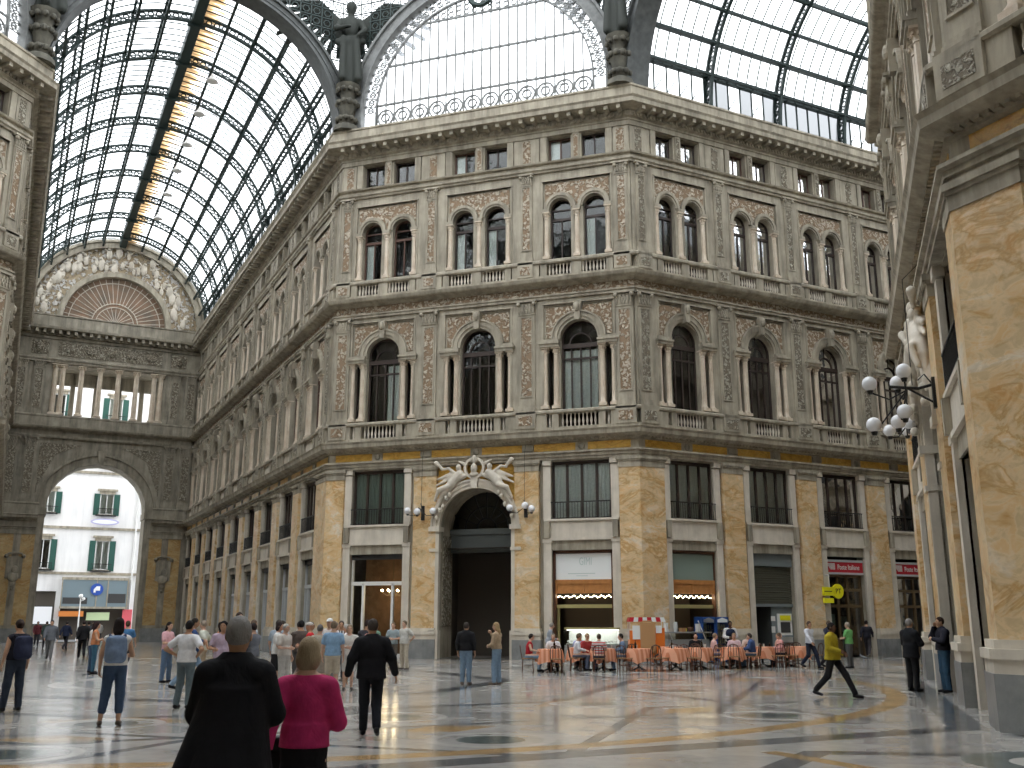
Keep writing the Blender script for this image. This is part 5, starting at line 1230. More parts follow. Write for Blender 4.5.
figure('person in a dark jacket and jeans on the telephone near the right wall',(26.88,-17.85),200,1.80,'stand','m',('jacket',(.02,.02,.03),.98),('trousers',(.04,.09,.15)),('short',(.05,.03,.02)),BLK,1.0,.02,'phones')
# seated guests and the waiter are placed with the café below
# ---------------------------------------------------------------- shop fronts and portals
M['tan_wood']=plain('orange_brown_wood',(.50,.22,.07),.5,0,.3,.12,5)
M['brown']=plain('dark_brown_frame',(.10,.045,.025),.5)
M['olive']=plain('olive_beam',(.42,.37,.16),.6)
M['board']=plain('white_board',(.88,.92,.92),.4); M['board_g']=plain('grey_green_board',(.24,.31,.27),.4)
M['faint']=plain('faint_lettering',(.62,.72,.70),.5)
M['shutter_g']=plain('dark_roller_shutter',(.085,.085,.065),.5); M['box_g']=plain('blue_grey_panel',(.19,.22,.23),.5)
M['bronze']=plain('bronze_frame',(.17,.12,.065),.4,.3)
M['postred']=plain('post_red',(.50,.02,.035),.4); M['yellow']=plain('bright_yellow',(.85,.80,.02),.4); M['ink']=plain('black_ink',(.02,.02,.02),.5)
M['warmwall']=plain('warm_shop_wall',(.17,.10,.06),.8,0,.2,.3,2)
M['paleframe']=plain('pale_grey_frame',(.55,.57,.58),.4)
M['globe']=plain('opal_globe',(.82,.83,.86),.25,0,.5)
DN=[0]
def door(fr,s,label,o=0):
    DN[0]+=1; (ox,oy),a,_=FR[fr]; a=math.radians(a)
    return ob('door_%d'%DN[0],None,None,(ox+s*math.cos(a)+o*math.sin(a),oy+s*math.sin(a)-o*math.cos(a),0),a,kind='structure',label=label)
def glazed_shop(fr,s,k,label,fm='paleframe',warm=False,transom=3.55,floor_=0):
    d=door(fr,s,label); w=1.45*k
    mb=MB(); mb.box(-w,-w+.08,-.35,-.22,0,4.95); mb.box(w-.08,w,-.35,-.22,0,4.95); mb.box(-w,w,-.36,-.2,transom-.1,transom+.08); mb.box(-w,w,-.35,-.22,4.72,4.95)
    for x in (-.55*w,.55*w): mb.box(x-.06,x+.06,-.36,-.2,0,transom)
    mb.box(-w,w,-.34,-.24,0,.18); mb.build('shop_frame',fm,d)
    mb=MB(); mb.box(-w,w,-.30,-.285,.15,4.72); mb.build('shop_pane','shopglass',d)
    mb=MB(); mb.box(-w,w,-.24,-.16,4.70,4.95); mb.build('dark_fascia','lead',d)
    if warm:
        mb=MB(); mb.quad((-w-.6,-3,0),(w+.6,-3,0),(w+.6,-3,5),(-w-.6,-3,5)); mb.build('warm_wall','warmwall',d)
    return d
def bar_front(fr,s,k,label,board,lettering=False):
    d=door(fr,s,label); w=1.45*k
    mb=MB(); mb.box(-w,-w+.12,-.4,-.12,0,4.95); mb.box(w-.12,w,-.4,-.12,0,4.95); mb.box(-w,w,-.4,-.12,4.82,4.95); mb.build('brown_frame','brown',d)
    mb=MB(); mb.box(-w+.12,w-.12,-.30,-.2,3.6,4.8); mb.build('sign_board',board,d)
    if lettering:
        text(d,'faint_lettering','GIMI',.5,(.1,.19,4.42),'faint',0,.004,.62); 
        mb=MB(); mb.box(-.75,.55,-.2,-.195,3.86,3.90); mb.box(-.35,.2,-.2,-.195,3.76,3.79); mb.build('faint_line','faint',d)
    mb=MB(); mb.box(-w+.1,w-.1,-.32,-.12,3.42,3.6); mb.box(-w+.1,w-.1,-.3,-.16,2.98,3.42)
    for x in (-w+.15,0,w-.15): mb.box(x-.04,x+.04,-.16,-.12,2.98,3.42)
    mb.build('wood_panel','tan_wood',d)
    mb=MB(); mb.box(-w+.1,w-.1,-.5,-.3,2.32,2.48); mb.box(-w+.12,-w+.22,-.5,-.4,0,2.32); mb.build('olive_beam','olive',d)
    mb=MB(); mb.box(-w,w,-2.4,-2.3,0,5); mb.box(-w+.5,w-.3,-2.29,-2.2,1.2,1.25); mb.build('back_wall','inner',d)
    mb=MB(); rr=random.Random(int(s*10))
    for i in range(30): x=-w+.15+(2*w-.3)*i/29; mb.ball((x,-.45,2.84+.05*math.sin(i*1.7)),.022,5,4)
    e=ob('string_lights',None,d,None); mb.build('small_bulb','bulb',e)
    return d
glazed_shop('center',2.75,1,'white framed glass shop door with a chandelier glowing inside, left of the tall arch',warm=True,fm='white')
bar_front('center',13.25,1,'café front with white sign board over an orange wood panel, right of the tall arch','board',True)
bar_front('right_arm',BAYR[0],.95,'café front with a grey-green board over an orange wood panel, just round the corner','board_g')
# chandelier in the shop
ch=ob('chandelier',None,None,fpt('center',2.95,-1.6,0),0,label='glowing chandelier hanging inside the white framed shop door',category='chandelier')
mb=MB(); mb.tube([(0,0,5.0),(0,0,3.35)],.02,5); mb.ball((0,0,3.2),.12,8,6,(1,1,1.5))
for i in range(8): a=2*PI*i/8; mb.tube([(0,0,3.1),(.35*math.cos(a),.35*math.sin(a),2.98),(.6*math.cos(a),.6*math.sin(a),3.16)],.018,5)
mb.build('brass_arms','bronze',ch)
for i in range(8): a=2*PI*i/8; mb=MB(); mb.ball((.6*math.cos(a),.6*math.sin(a),3.24),.05,6,5); mb.build('bulb','bulb',ch)
ld=bpy.data.lights.new('shop_glow','POINT'); ld.energy=14; ld.color=(1,.75,.45); ld.shadow_soft_size=.4; lo=bpy.data.objects.new('shop_glow',ld); COL.objects.link(lo); lo.location=fpt('center',2.95,-1.6,2.7)
# roller shutter and cash machine bay
d=door('right_arm',BAYR[1],'bay with a half-lowered dark roller shutter above a cash machine'); w=1.3
mb=MB(); mb.box(-w,w,-.35,-.1,4.35,4.95); mb.build('shutter_box','box_g',d)
mb=MB()
for i in range(16): mb.box(-w,w,-.3,-.26+.02*(i%2),2.55+.112*i,2.65+.112*i)
mb.build('roller_shutter','shutter_g',d)
mb=MB(); mb.box(-w,w,-.32,-.18,2.42,2.56); mb.box(0,w,-.36,-.3,0,2.42); mb.box(-w,-w+.1,-.4,-.2,0,2.42); mb.build('lower_panel','box_g',d)
mb=MB(); mb.box(.02,.10,-1.6,-.32,0,2.42); mb.box(-w,.05,-1.7,-1.6,0,2.42); mb.build('side_lobby','door_grey',d)
at=ob('cash_machine',None,None,fpt('right_arm',BAYR[1]+.75,-.3,0),math.radians(45),label='cash machine with a yellow header set in the grey panel below the roller shutter',category='cash machine')
mb=MB(); mb.box(-.42,.42,0,.1,.75,2.1); mb.build('surround','white',at); mb=MB(); mb.box(-.32,.32,.1,.13,1.78,2.02); mb.build('header','yellow',at)
mb=MB(); mb.box(-.3,.3,.1,.11,1.2,1.7); mb.build('screen','lead',at); mb=MB(); mb.box(-.3,.3,.1,.3,1.0,1.08); mb.build('keypad_shelf','box_g',at)
mb=MB(); mb.box(-.8,-.55,0,.02,1.75,1.98); mb.box(-.8,-.58,0,.02,1.2,1.5); mb.build('notice','white',at)
# post office bays
for i in (2,3):
    d=door('right_arm',BAYR[i],'post office bay with a red sign over bronze framed glass, %s the pillar with the walking figure'%('left of' if i==2 else 'right of')); w=1.3
    mb=MB(); mb.box(-w,w,-.25,-.08,4.12,4.75); mb.mat(1); mb.box(-w,w,-.09,-.05,4.68,4.8); mb.box(-w,w,-.09,-.05,4.06,4.16); mb.build('red_sign',['postred','paleframe'],d)
    mb=MB()
    for j in range(6): mb.prism([(-1.18+.12*j*.4,4.58-.055*j),(-.62,4.58-.055*j),(-.62,4.60-.055*j+.015),(-1.20+.12*j*.4,4.60-.055*j+.015)],-.08,-.07)
    mb.build('sign_stripes','white',d)
    text(d,'sign_lettering','Poste Italiane',.36,(.30,.07,4.42),'white',0,.006,.78)
    mb=MB()
    for x in (-w+.06,-.35,.3,w-.06): mb.box(x-.06,x+.06,-.4,-.26,0,4.06)
    for z in (2.5,3.3,4.0): mb.box(-w,w,-.4,-.26,z-.07,z+.07)
    mb.box(-w,-.35,-.38,-.28,0,.9); mb.build('bronze_frame','bronze',d)
    mb=MB(); mb.box(-w,w,-.34,-.325,.1,4.0); mb.build('shop_pane','shopglass',d)
    mb=MB(); mb.quad((-w-.8,-2.6,0),(w+.8,-2.6,0),(w+.8,-2.6,4.6),(-w-.8,-2.6,4.6)); mb.mat(1); mb.box(.45,1.1,-1.2,-1.15,1.2,2.0); mb.box(.4,1.15,-1.5,-1.45,.2,.9); mb.box(-1.0,-.6,-.36,-.35,1.5,2.1); mb.build('inside_wall',['inner','board_g'],d)
ps=ob('projecting_sign',None,None,fpt('right_arm',BAYR[2]-1.2,.35,0),math.radians(45),label='yellow key-shaped sign lettered PT projecting from the marble pillar',category='sign')
mb=MB(); mb.box(-.75,.0,-.05,.05,2.98,3.40); mb.band(.22,3.2,.0,.36,-.05,.05,0,2*PI,20); mb.box(-.75,-.1,-.04,.04,2.62,2.86); mb.build('yellow_board','yellow',ps)
mb=MB(); mb.tube([(-.3,0,3.4),(-.3,0,4.0)],.02,5); mb.tube([(-.3,0,4.0),(-.3,-.5,4.0)],.02,5); mb.build('bracket','white',ps)
text(ps,'sign_lettering','PT',.34,(.22,-.055,3.2),'ink',0,.004); 
mb=MB(); mb.box(-.7,-.2,.05,.056,3.17,3.21); mb.build('ink_line','ink',ps)
# remaining bays
for i in (4,5): glazed_shop('right_arm',BAYR[i],.95,'glazed shop front in the right-hand arm, %s bay from the corner'%ORD[i])
for i,c in enumerate(BAYL): glazed_shop('left_arm',c,.95,'glazed shop front in the left-hand arm, %s bay from the street end'%ORD[i])
for c,n in ((2.75,'first'),(13.25,'last')):
    glazed_shop('near_right_chamfer',c,1,'glazed shop front in the near right building, %s bay'%n); glazed_shop('far_left_chamfer',c,1,'glazed shop front of the dark left building, %s bay'%n)
for i in range(4): glazed_shop('near_right_arm',2.95+4.75*i,.95,'glazed shop front along the nearest right wall, %s bay'%ORD[i])
# ---- tall portals of the chamfers with their sculpture
def trophy():
    S=Soft(.05)
    for sg in (-1,1):
        q=lambda x,z,o=.35:(sg*x,-o,z)
        S.cap(q(.75,8.72),q(1.15,8.30),.20,.24); S.cap(q(1.15,8.30),q(1.62,7.75),.22,.17); S.cap(q(1.62,7.75),q(1.95,7.1),.15,.10); S.cap(q(1.95,7.1),q(2.02,6.85),.08,.07)
        S.cap(q(1.3,8.1,.5),q(1.75,7.95,.62),.15,.11); S.cap(q(1.75,7.95,.62),q(1.98,7.45,.5),.1,.07)
        S.ell(q(.80,9.02,.42),(.14,.13,.17)); S.cap(q(1.0,8.75),q(1.35,9.02),.09,.07); S.cap(q(1.35,9.02),q(1.68,8.95,.45),.07,.06)
        S.cap(q(1.62,8.98,.45),q(1.95,9.28,.5),.05,.12)
        S.cap(q(1.2,8.72,.25),q(1.95,8.5,.3),.16,.05); S.cap(q(1.15,8.6,.25),q(2.0,8.2,.3),.13,.05)
        S.cap(q(.5,8.62),q(.8,8.5),.12,.14); S.cap(q(.55,9.2,.3),q(.85,9.35,.3),.1,.05)
        for j in range(5): S.ell(q(1.25+.17*j,7.72-.28*j+.1*(j%2),.42),(.09,.12,.13))
    S.ell((0,-.42,8.95),(.17,.16,.24)); S.ell((0,-.4,8.66),(.24,.14,.13)); S.ell((.0,-.38,9.4),(.12,.12,.22)); S.cap((-.3,-.3,9.35),(.3,-.3,9.35),.08,.08)
    return to_mesh('sculpture_group',[S.mesh(.045)],'stone_l')
TRO=trophy()
mb=MB(); mb.mat(0)
for r0,r1,o in ((1.85,2.0,.22),(2.0,2.18,.28),(2.18,2.28,.34)): mb.band(0,6.18,r0,r1,-.3,o,0,PI,28)
for sg in (-1,1):
    mb.box(*sorted((sg*1.85,sg*2.28)),-.05,.24,0,6.0); mb.box(*sorted((sg*1.8,sg*2.35)),-.3,.36,5.98,6.2); mb.box(*sorted((sg*1.82,sg*2.33)),-.1,.3,5.0,5.14); mb.box(*sorted((sg*1.8,sg*2.33)),-.05,.32,0,1.3)
mb.prism([(-.14,8.0),(-.2,8.5),(.2,8.5),(.14,8.0)],.1,.42)
mb.mat(1); mb.box(-2.45,2.45,-.02,.03,6.3,9.2) if 0 else None
PA=mb.mesh('portal_arch',['stone_l','ochre'])
mb=MB()
n=16; pts=[(2.28*math.cos(PI*i/n),6.18+2.28*math.sin(PI*i/n)) for i in range(n+1)]
for sg in (-1,1):
    pp=[(sg*p[0],p[1]) for p in pts[:n//2+1]]
    poly=[(sg*2.30,6.3)]+[(sg*2.30,9.15),(0,9.15)]+pp[::-1]
    mb.prism(poly if sg<0 else poly[::-1],.0,.04)
PS=mb.mesh('ochre_spandrel','ochre')
mb=MB(); mb.band(0,8.98,.42,.54,.25,.42,0,2*PI,22); PR=mb.mesh('medallion_ring','stone_l')
mb=MB(); mb.box(-1.85,1.85,-1.6,-1.3,5.03,6.15); mb.box(-1.85,1.85,-1.3,-1.22,5.9,6.18); mb.box(-1.85,1.85,-1.3,-1.24,5.03,5.2); PB=mb.mesh('transom_beam','door_grey')
mb=MB()
for i in range(1,8): t=PI*i/8; mb.tube([(.5*math.cos(t),-1.5,6.2+.5*math.sin(t)),(1.85*math.cos(t),-1.5,6.2+1.85*math.sin(t))],.03,4)
mb.band(0,6.2,.48,.54,-1.53,-1.47,0,PI,12); mb.band(0,6.2,1.1,1.15,-1.53,-1.47,0,PI,16); PF=mb.mesh('fanlight_bars','black_iron')
mb=MB(); mb.prism(archpoly(0,1.85,6.2,6.2,18),-1.56,-1.55); PG=mb.mesh('fanlight_pane','glass')
mb=MB()
for sg in (-1,1): mb.box(*sorted((sg*1.80,sg*1.845)),-1.4,-.3,1.5,5.8)
PJ=mb.mesh('jamb_relief','relief_g')
for fr,nice in (('center','the central façade'),('near_right_chamfer','the near right building'),('far_left_chamfer','the dark left building')):
    d=door(fr,8.0,'tall dark arched portal with a white sculpture group in '+nice)
    for nm,me in (('portal_arch',PA),('ochre_spandrel',PS),('sculpture_group',TRO),('medallion_ring',PR),('transom_beam',PB),('fanlight_bars',PF),('fanlight_pane',PG),('jamb_relief',PJ)): ob(nm,me,d)
# ---- lamps
def globe_lamp(fr,s,z,pts,label,reach,grp=None):
    (ox,oy),a,_=FR[fr]; E=ob('wall_lamp',None,None,(ox+s*math.cos(math.radians(a)),oy+s*math.sin(math.radians(a)),0),math.radians(a),label=label,category='wall lamp')
    if grp: E['group']=grp
    mb=MB(); mb.tube([(0,.25,z+.1),(0,reach*.5,z+.02),(0,reach,z+.1)],.035,6); mb.tube([(0,.25,z-.35),(0,reach*.4,z-.2),(0,reach*.7,z+.05)],.025,6)
    mb.tube([(0,.3,z+.1),(-.05,.45,z+.35),(.05,.6,z+.2)],.02,5); mb.box(-.08,.08,.22,.32,z-.45,z+.25)
    for x,o,dz in pts: mb.tube([(0,reach*.7,z),(x*.5,(reach*.7+o)/2,z+dz*.3-.25),(x,o,z+dz-.2)],.02,5); mb.lathe(x,o,[(.05,z+dz-.24),(.075,z+dz-.16)],8)
    mb.tube([(0,reach*.6,z+.1),(0,reach*.6,z+2.6),(0,.3,z+3.0)],.012,4)
    ib=mb.build('iron_bracket','black_iron',E)
    for x,o,dz in pts: mb=MB(); mb.ball((x,o,z+dz),.17,14,10); mb.build('globe','globe',ib,smooth=True)
A3=[(-.72,.5,.02),(.62,.5,-.04),(.0,1.0,-.1)]
globe_lamp('center',5.3,6.98,A3,'iron bracket lamp with white globes on the marble pillar left of the tall arch',.8)
globe_lamp('center',10.6,6.95,[(-.72,.55,.0),(.12,.8,.06),(.38,.6,-.08)],'iron bracket lamp with white globes on the marble pillar right of the tall arch',.8)
globe_lamp('near_right_chamfer',10.6,6.75,[(-.45,1.0,.28),(.35,.9,.36),(0,1.62,.2),(-.5,1.05,-.62),(.3,.95,-.55),(0,1.6,-.75)],'large iron lamp with two tiers of white globes on the near right building',1.2)
globe_lamp('near_right_chamfer',5.3,6.9,A3,'iron bracket lamp with white globes deeper along the near right building',.8)
for nm,arm,off,z,ts in (('left','the far arm',1.55,None,[7.5,12,16.8,21.3,26,31.2]),('right','the right-hand arm',-1.0,None,[5.2,12.4])):
    loc,rot=arm_axis(nm)
    for i,t in enumerate(ts):
        zz=33.8 if nm=='left' else 33.2
        x=off if nm=='left' else (-2.6)
        p_=Vector(loc)+Matrix.Rotation(rot,3,'Z')@Vector((x,t,0))
        E=ob('pendant_lamp',None,None,(p_.x,p_.y,0),rot,label='white bell-shaped pendant lamp under the vault of %s, %s from the crossing'%(arm,ORD[i]),category='pendant lamp',group='pendant lamps under the glass vaults')
        mb=MB(); mb.tube([(0,0,zz+.5),(0,0,ZC+math.sqrt(64-x*x)-.3)],.02,4); mb.build('cable','black_iron',E)
        mb=MB(); mb.lathe(0,0,[(.36,zz),(.34,zz+.06),(.2,zz+.22),(.1,zz+.42),(.04,zz+.55)],12); mb.build('shade','white',E,smooth=True)
# ---- winged bronze figures on the corners of the crossing
def angel():
    S=Soft(.06); S.wob=.05
    S.cone(0,1.05,(.19,.19),(.125,.11)); S.ell((0,0,1.28),(.15,.12,.24)); S.cap((-.13,0,1.45),(.13,0,1.45),.06); S.cap((0,0,1.5),(0,.02,1.62),.06); S.ell((0,.03,1.72),(.09,.1,.12)); S.ell((0,-.02,1.76),(.10,.11,.11))
    S.cap((.2,0,1.42),(.26,.12,1.2),.065,.05); S.cap((.26,.12,1.2),(.0,.25,1.18),.05,.04); S.cap((-.2,0,1.42),(-.28,.05,1.22),.065,.05); S.cap((-.28,.05,1.22),(-.18,.18,1.05),.05,.04)
    S.cap((-.12,.1,1.0),(-.2,.16,.1),.07,.09); S.cap((.12,.12,1.0),(.1,.2,.1),.06,.08); S.cap((-.24,.0,1.0),(.22,.12,.9),.07,.07)
    W=Soft(.03)
    for sg in (-1,1):
        W.cap((sg*.08,-.12,1.42),(sg*.55,-.2,1.98),.06,.05)
        for j in range(9):
            t=j/8; a=(sg*(.14+.44*t),-.15,1.42+.56*t); L_=.62+.35*math.sin(t*2.6); ang=-1.45+1.5*t
            b=(a[0]+sg*L_*math.cos(ang),-.2,a[2]+L_*math.sin(ang)); W.cap(a,b,.075,.045)
    return to_mesh('draped_figure',[S.mesh(.03)],'bronze_d'),to_mesh('wings',[W.mesh(.03)],'bronze_d')
M['bronze_d']=plain('dark_bronze',(.028,.032,.027),.7,.0,.3)
M['pedestal']=stone_mat('weathered_pedestal',(.07,.068,.055),(.15,.14,.11))
AM,AW=angel()
mb=MB(); mb.lathe(0,0,[(.75,28),(.7,28.3),(.42,28.5),(.55,28.8),(.36,29.0),(.45,29.4),(.62,29.8),(.38,30.0),(.42,30.3),(.68,30.7),(.72,30.85)],10)
for i in range(10): a=2*PI*i/10; mb.ball((.54*math.cos(a),.54*math.sin(a),29.75),.18,6,5); mb.ball((.52*math.cos(a+.3),.52*math.sin(a+.3),28.75),.16,6,5); mb.ball((.6*math.cos(a),.6*math.sin(a),30.5),.15,6,5)
AP=mb.mesh('pedestal_capital','pedestal',True)
for i in range(8):
    a=PI/2+PI/8+i*PI/4; R=20.75-.55; x,y=OC[0]+R*math.cos(a),OC[1]+R*math.sin(a)
    E=ob('winged_statue',None,None,(x,y,0),a+PI/2,label='dark winged bronze figure on a carved capital above the %s corner of the crossing'%ORD[i],category='statue',group='winged figures around the crossing')
    ob('pedestal',AP,E); q=ob('draped_figure',AM,E,(0,0,30.85)); q.scale=(2.9,)*3; q=ob('wings',AW,E,(0,0,30.85)); q.scale=(3.3,3.0,2.8)
# ---------------------------------------------------------------- café
M['cloth_o']=striped('orange_tablecloth',(.62,.24,.13),(.78,.40,.26),40)
M['chairwood']=plain('dark_chair_wood',(.085,.035,.02),.45); M['chairseat']=plain('woven_seat',(.35,.2,.1),.8)
M['orange_p']=plain('orange_plastic',(.80,.20,.03),.4); M['cart_wood']=plain('cart_wood',(.52,.30,.14),.5); M['blue_f']=plain('fridge_blue',(.03,.10,.35),.35); M['fridge_in']=plain('fridge_inside',(.35,.42,.40),.5,0,.4,.5,8)
M['steel']=plain('steel',(.42,.44,.45),.3,.6); M['lit']=emis('display_light',(1,.97,.9),1.1); M['bottle_g']=plain('dark_bottle_glass',(.03,.02,.012),.15,0,.6); M['clear']=plain('clear_glassware',(.62,.66,.66),.1,0,.7)
def chair_meshes():
    mb=MB(); mb.box(-.21,.21,-.21,.21,.43,.46); seat=mb.mesh('seat','chairseat')
    mb=MB(); mb.tube([(-.19,-.2,.45),(-.19,-.25,.72),(-.14,-.27,.86),(0,-.275,.90),(.14,-.27,.86),(.19,-.25,.72),(.19,-.2,.45)],.017,6); mb.tube([(-.11,-.21,.46),(-.10,-.26,.87)],.01,5); mb.tube([(.11,-.21,.46),(.10,-.26,.87)],.01,5); mb.tube([(0,-.21,.46),(0,-.27,.89)],.01,5); back=mb.mesh('backrest','chairwood')
    mb=MB(); mb.tube([(0,0,.43),(.02,.02,0)],.018,6); leg=mb.mesh('leg','chairwood')
    mb=MB(); mb.tube([(.18*math.cos(2*PI*i/12),.18*math.sin(2*PI*i/12),.2) for i in range(12)],.009,5,True); ring=mb.mesh('stretcher','chairwood')
    return seat,back,leg,ring
CH=chair_meshes()
CAM=Vector((24.6583,-45.0867))
RT=Vector((math.cos(.3182),math.sin(.3182))); FW=Vector((-math.sin(.3182),math.cos(.3182)))
def chair(p,face,label):
    E=ob('café_chair'.replace('é','e'),None,None,(p[0],p[1],0),math.radians(face+90),label=label,category='chair',group='bistro chairs around the cafe tables')
    ob('seat',CH[0],E); ob('backrest',CH[1],E); ob('stretcher',CH[3],E)
    for x in (-.17,.17):
        for y in (-.17,.17): o=ob('leg',CH[2],E,(x,y,0)); o.scale=(1 if x>0 else -1,1 if y<0 else -1,1)
def cloth_mesh():
    n=48; mb=MB(); vs=[];R0=.44
    def rad(a,z): 
        c,s_=math.cos(a),math.sin(a); sq=1/max(abs(c),abs(s_)); return sq
    rings=[(0.001,.765),(.2,.765),(.40,.765),(.43,.755),(.445,.70),(.47,.6),(.49,.45),(.51,.34)]
    for j,(r,z) in enumerate(rings):
        for i in range(n):
            a=2*PI*i/n; w=1+ (.055*math.sin(a*8+1)*max(0,j-3)/4); k=.86+.14*rad(a,z) if j>=2 else 1
            dz=-.12*max(0,j-4)/3*(rad(a,z)-1)*2; vs.append((r*k*w*math.cos(a),r*k*w*math.sin(a),z+dz))
    fs=[(j*n+i,j*n+(i+1)%n,(j+1)*n+(i+1)%n,(j+1)*n+i) for j in range(len(rings)-1) for i in range(n)]
    mb.add(vs,fs); return mb.mesh('tablecloth','cloth_o',True)
CLM=cloth_mesh()
mb=MB(); mb.lathe(0,0,[(.42,.72),(.42,.75)],24); TTOP=mb.mesh('table_top','chairwood')
mb=MB(); mb.lathe(0,0,[(.035,.1),(.03,.72)],8); 
for i in range(4): a=PI/2*i+.78; mb.tube([(0,0,.14),(.3*math.cos(a),.3*math.sin(a),.02)],.02,5)
TLEG=mb.mesh('pedestal','black_iron')
def bottle_mesh():
    mb=MB(); mb.lathe(0,0,[(.038,0),(.04,.02),(.04,.17),(.015,.22),(.013,.29)],10); return mb.mesh('bottle','bottle_g',True)
def glass_mesh():
    mb=MB(); mb.lathe(0,0,[(.028,0),(.035,.12)],10); return mb.mesh('tumbler','clear',True)
BM,GM=bottle_mesh(),glass_mesh()
TB=[((14.75,-10.75),'leftmost, in front of the red sleeveless shirt',1,2),((15.3,-8.7),'second from the left, half hidden behind the first',0,2),((16.35,-9.5),'third from the left, between the striped shirt and the denim jacket',0,2),((17.55,-9.1),'fourth from the left, in front of the orange cart',1,1),((18.75,-8.3),'right of the cart, with nobody sitting at it',1,1),((19.45,-7.0),'before the guest in black, near the blue fridges',1,2),((20.5,-5.8),'before the waiter, beside the blue jacket',0,2),((21.5,-4.6),'fourth from the right end of the row' if 0 else 'with the pink checked shirts, right of the blue jacket',0,2),((22.75,-3.3),'rightmost of the row, near the cash machine',0,0),((18.2,-5.9),'in the back row, in front of the café counter',0,1)]
for i,(p_,ds,nb,ng) in enumerate(TB):
    ds=ds.replace('é','e')
    T=ob('cafe_table',None,None,(p_[0],p_[1],0),0,label='cloth-covered cafe table, '+ds,category='table',group='cafe tables with orange cloths')
    ob('table_top',TTOP,T); ob('pedestal',TLEG,T)
    c_=ob('tablecloth',CLM,None,(p_[0],p_[1],0),.32+i*.2); c_['label']='orange cloth, '+ds; c_['category']='tablecloth'; c_['group']='orange tablecloths'
    rr=random.Random(i)
    for j in range(nb):
        b_=ob('bottle',BM,None,(p_[0]+rr.uniform(-.2,.2),p_[1]+rr.uniform(-.2,.2),.766)); b_['label']='dark bottle, table '+ds; b_['category']='bottle'; b_['group']='bottles on the cafe tables'
    for j in range(ng):
        b_=ob('tumbler',GM,None,(p_[0]+rr.uniform(-.28,.28),p_[1]+rr.uniform(-.28,.28),.766)); b_['label']='clear glass, table '+ds; b_['category']='glass'; b_['group']='glasses on the cafe tables'
V=lambda i,r,f: (TB[i][0][0]+RT.x*r+FW.x*f,TB[i][0][1]+RT.y*r+FW.y*f)
# (table, right offset, forward offset, facing, person or None)
G=[(0,-.75,-.12,18,('in a red sleeveless shirt at the left end of the cafe','l',('tank',(.42,.02,.03)),('trousers',JEANL),('short',(.02,.015,.012)),'front')),
(0,.15,.78,-72,('in a white shirt behind the leftmost cafe table','l',('tee',(.72,.72,.74)),('trousers',(.05,.05,.06)),('short',(.30,.24,.18)),'front')),
(1,.05,.75,-72,('in a pale blue and violet top at the back of the cafe','l',('tee',(.35,.38,.60)),('trousers',(.05,.05,.06)),('short',(.03,.02,.02)),'front')),
(2,-.95,-.05,20,('in a white shirt leaning over the third cafe table','l',('shirt',(.70,.70,.74)),('trousers',(.12,.14,.2)),('short',(.12,.08,.05)),'front')),
(2,-.20,-.80,100,('in a red and grey striped shirt, back turned, at the third cafe table','l','stripe',('trousers',(.05,.05,.07)),('short',(.10,.07,.05)),'front')),
(2,-.55,.55,-50,('in a dark red top behind the striped shirt','l',('tee',(.38,.05,.05)),('trousers',(.1,.1,.1)),('short',(.3,.18,.09)),'front')),
(2,.75,.0,198,('in a denim jacket and jeans facing left at the third cafe table','l',('shirt',(.13,.20,.31)),('trousers',(.15,.22,.34)),('short',(.02,.015,.012)),'front')),
(9,.95,.1,-72,('in a black top with long dark hair sitting before the counter','l',('shirt',(.015,.015,.018)),('trousers',(.3,.3,.32)),('long',(.03,.015,.012)),'front')),
(6,-.72,.1,18,('in a pale pink shirt left of the waiter','l',('tee',(.66,.42,.40)),('shorts',(.2,.22,.35)),('short',(.25,.18,.12)),'front')),
(6,.72,-.2,170,('in a blue jacket and jeans, back turned, at the table before the waiter','l',('jacket',(.05,.09,.22)),('trousers',(.07,.11,.17)),('short',(.06,.045,.035)),'front')),
(6,.25,.75,-90,('in a light top between the waiter and the blue jacket','l',('tee',(.60,.45,.48)),('trousers',(.2,.2,.2)),('short',(.35,.22,.12)),'front')),
(7,-.40,.72,-55,('in a cream shirt facing the viewer right of the blue jacket','l',('tee',(.70,.55,.48)),('trousers',(.25,.2,.2)),('short',(.3,.25,.2)),'front')),
(7,.78,.1,200,('in a pink checked shirt leaning on the table','l',('shirt',(.66,.32,.30)),('trousers',(.04,.04,.06)),('short',(.12,.08,.05)),'front')),
(8,-.75,.15,10,('in a pale peach top holding a white paper near the cash machine','l',('tee',(.62,.36,.28)),('trousers',(.05,.07,.05)),('short',(.14,.07,.05)),'front'))]
st2=striped('red_grey_striped_cloth',(.55,.55,.56),(.55,.12,.10),70,False)
for t,r,f,fc,g in G:
    p_=V(t,r,f); ds,sk,tp,bt,hr,_=g
    d=Vector((math.cos(math.radians(fc)),math.sin(math.radians(fc))))
    figure('seated person '+ds,p_,fc,1.70,'sit',sk,('tee',st2) if tp=='stripe' else tp,bt,hr,BLK,1.0,.026,lean=.12)
    chair((p_[0]-d.x*.02,p_[1]-d.y*.02),fc,('bistro chair, person '+ds).replace(', back turned,','').replace(' at the table',''))
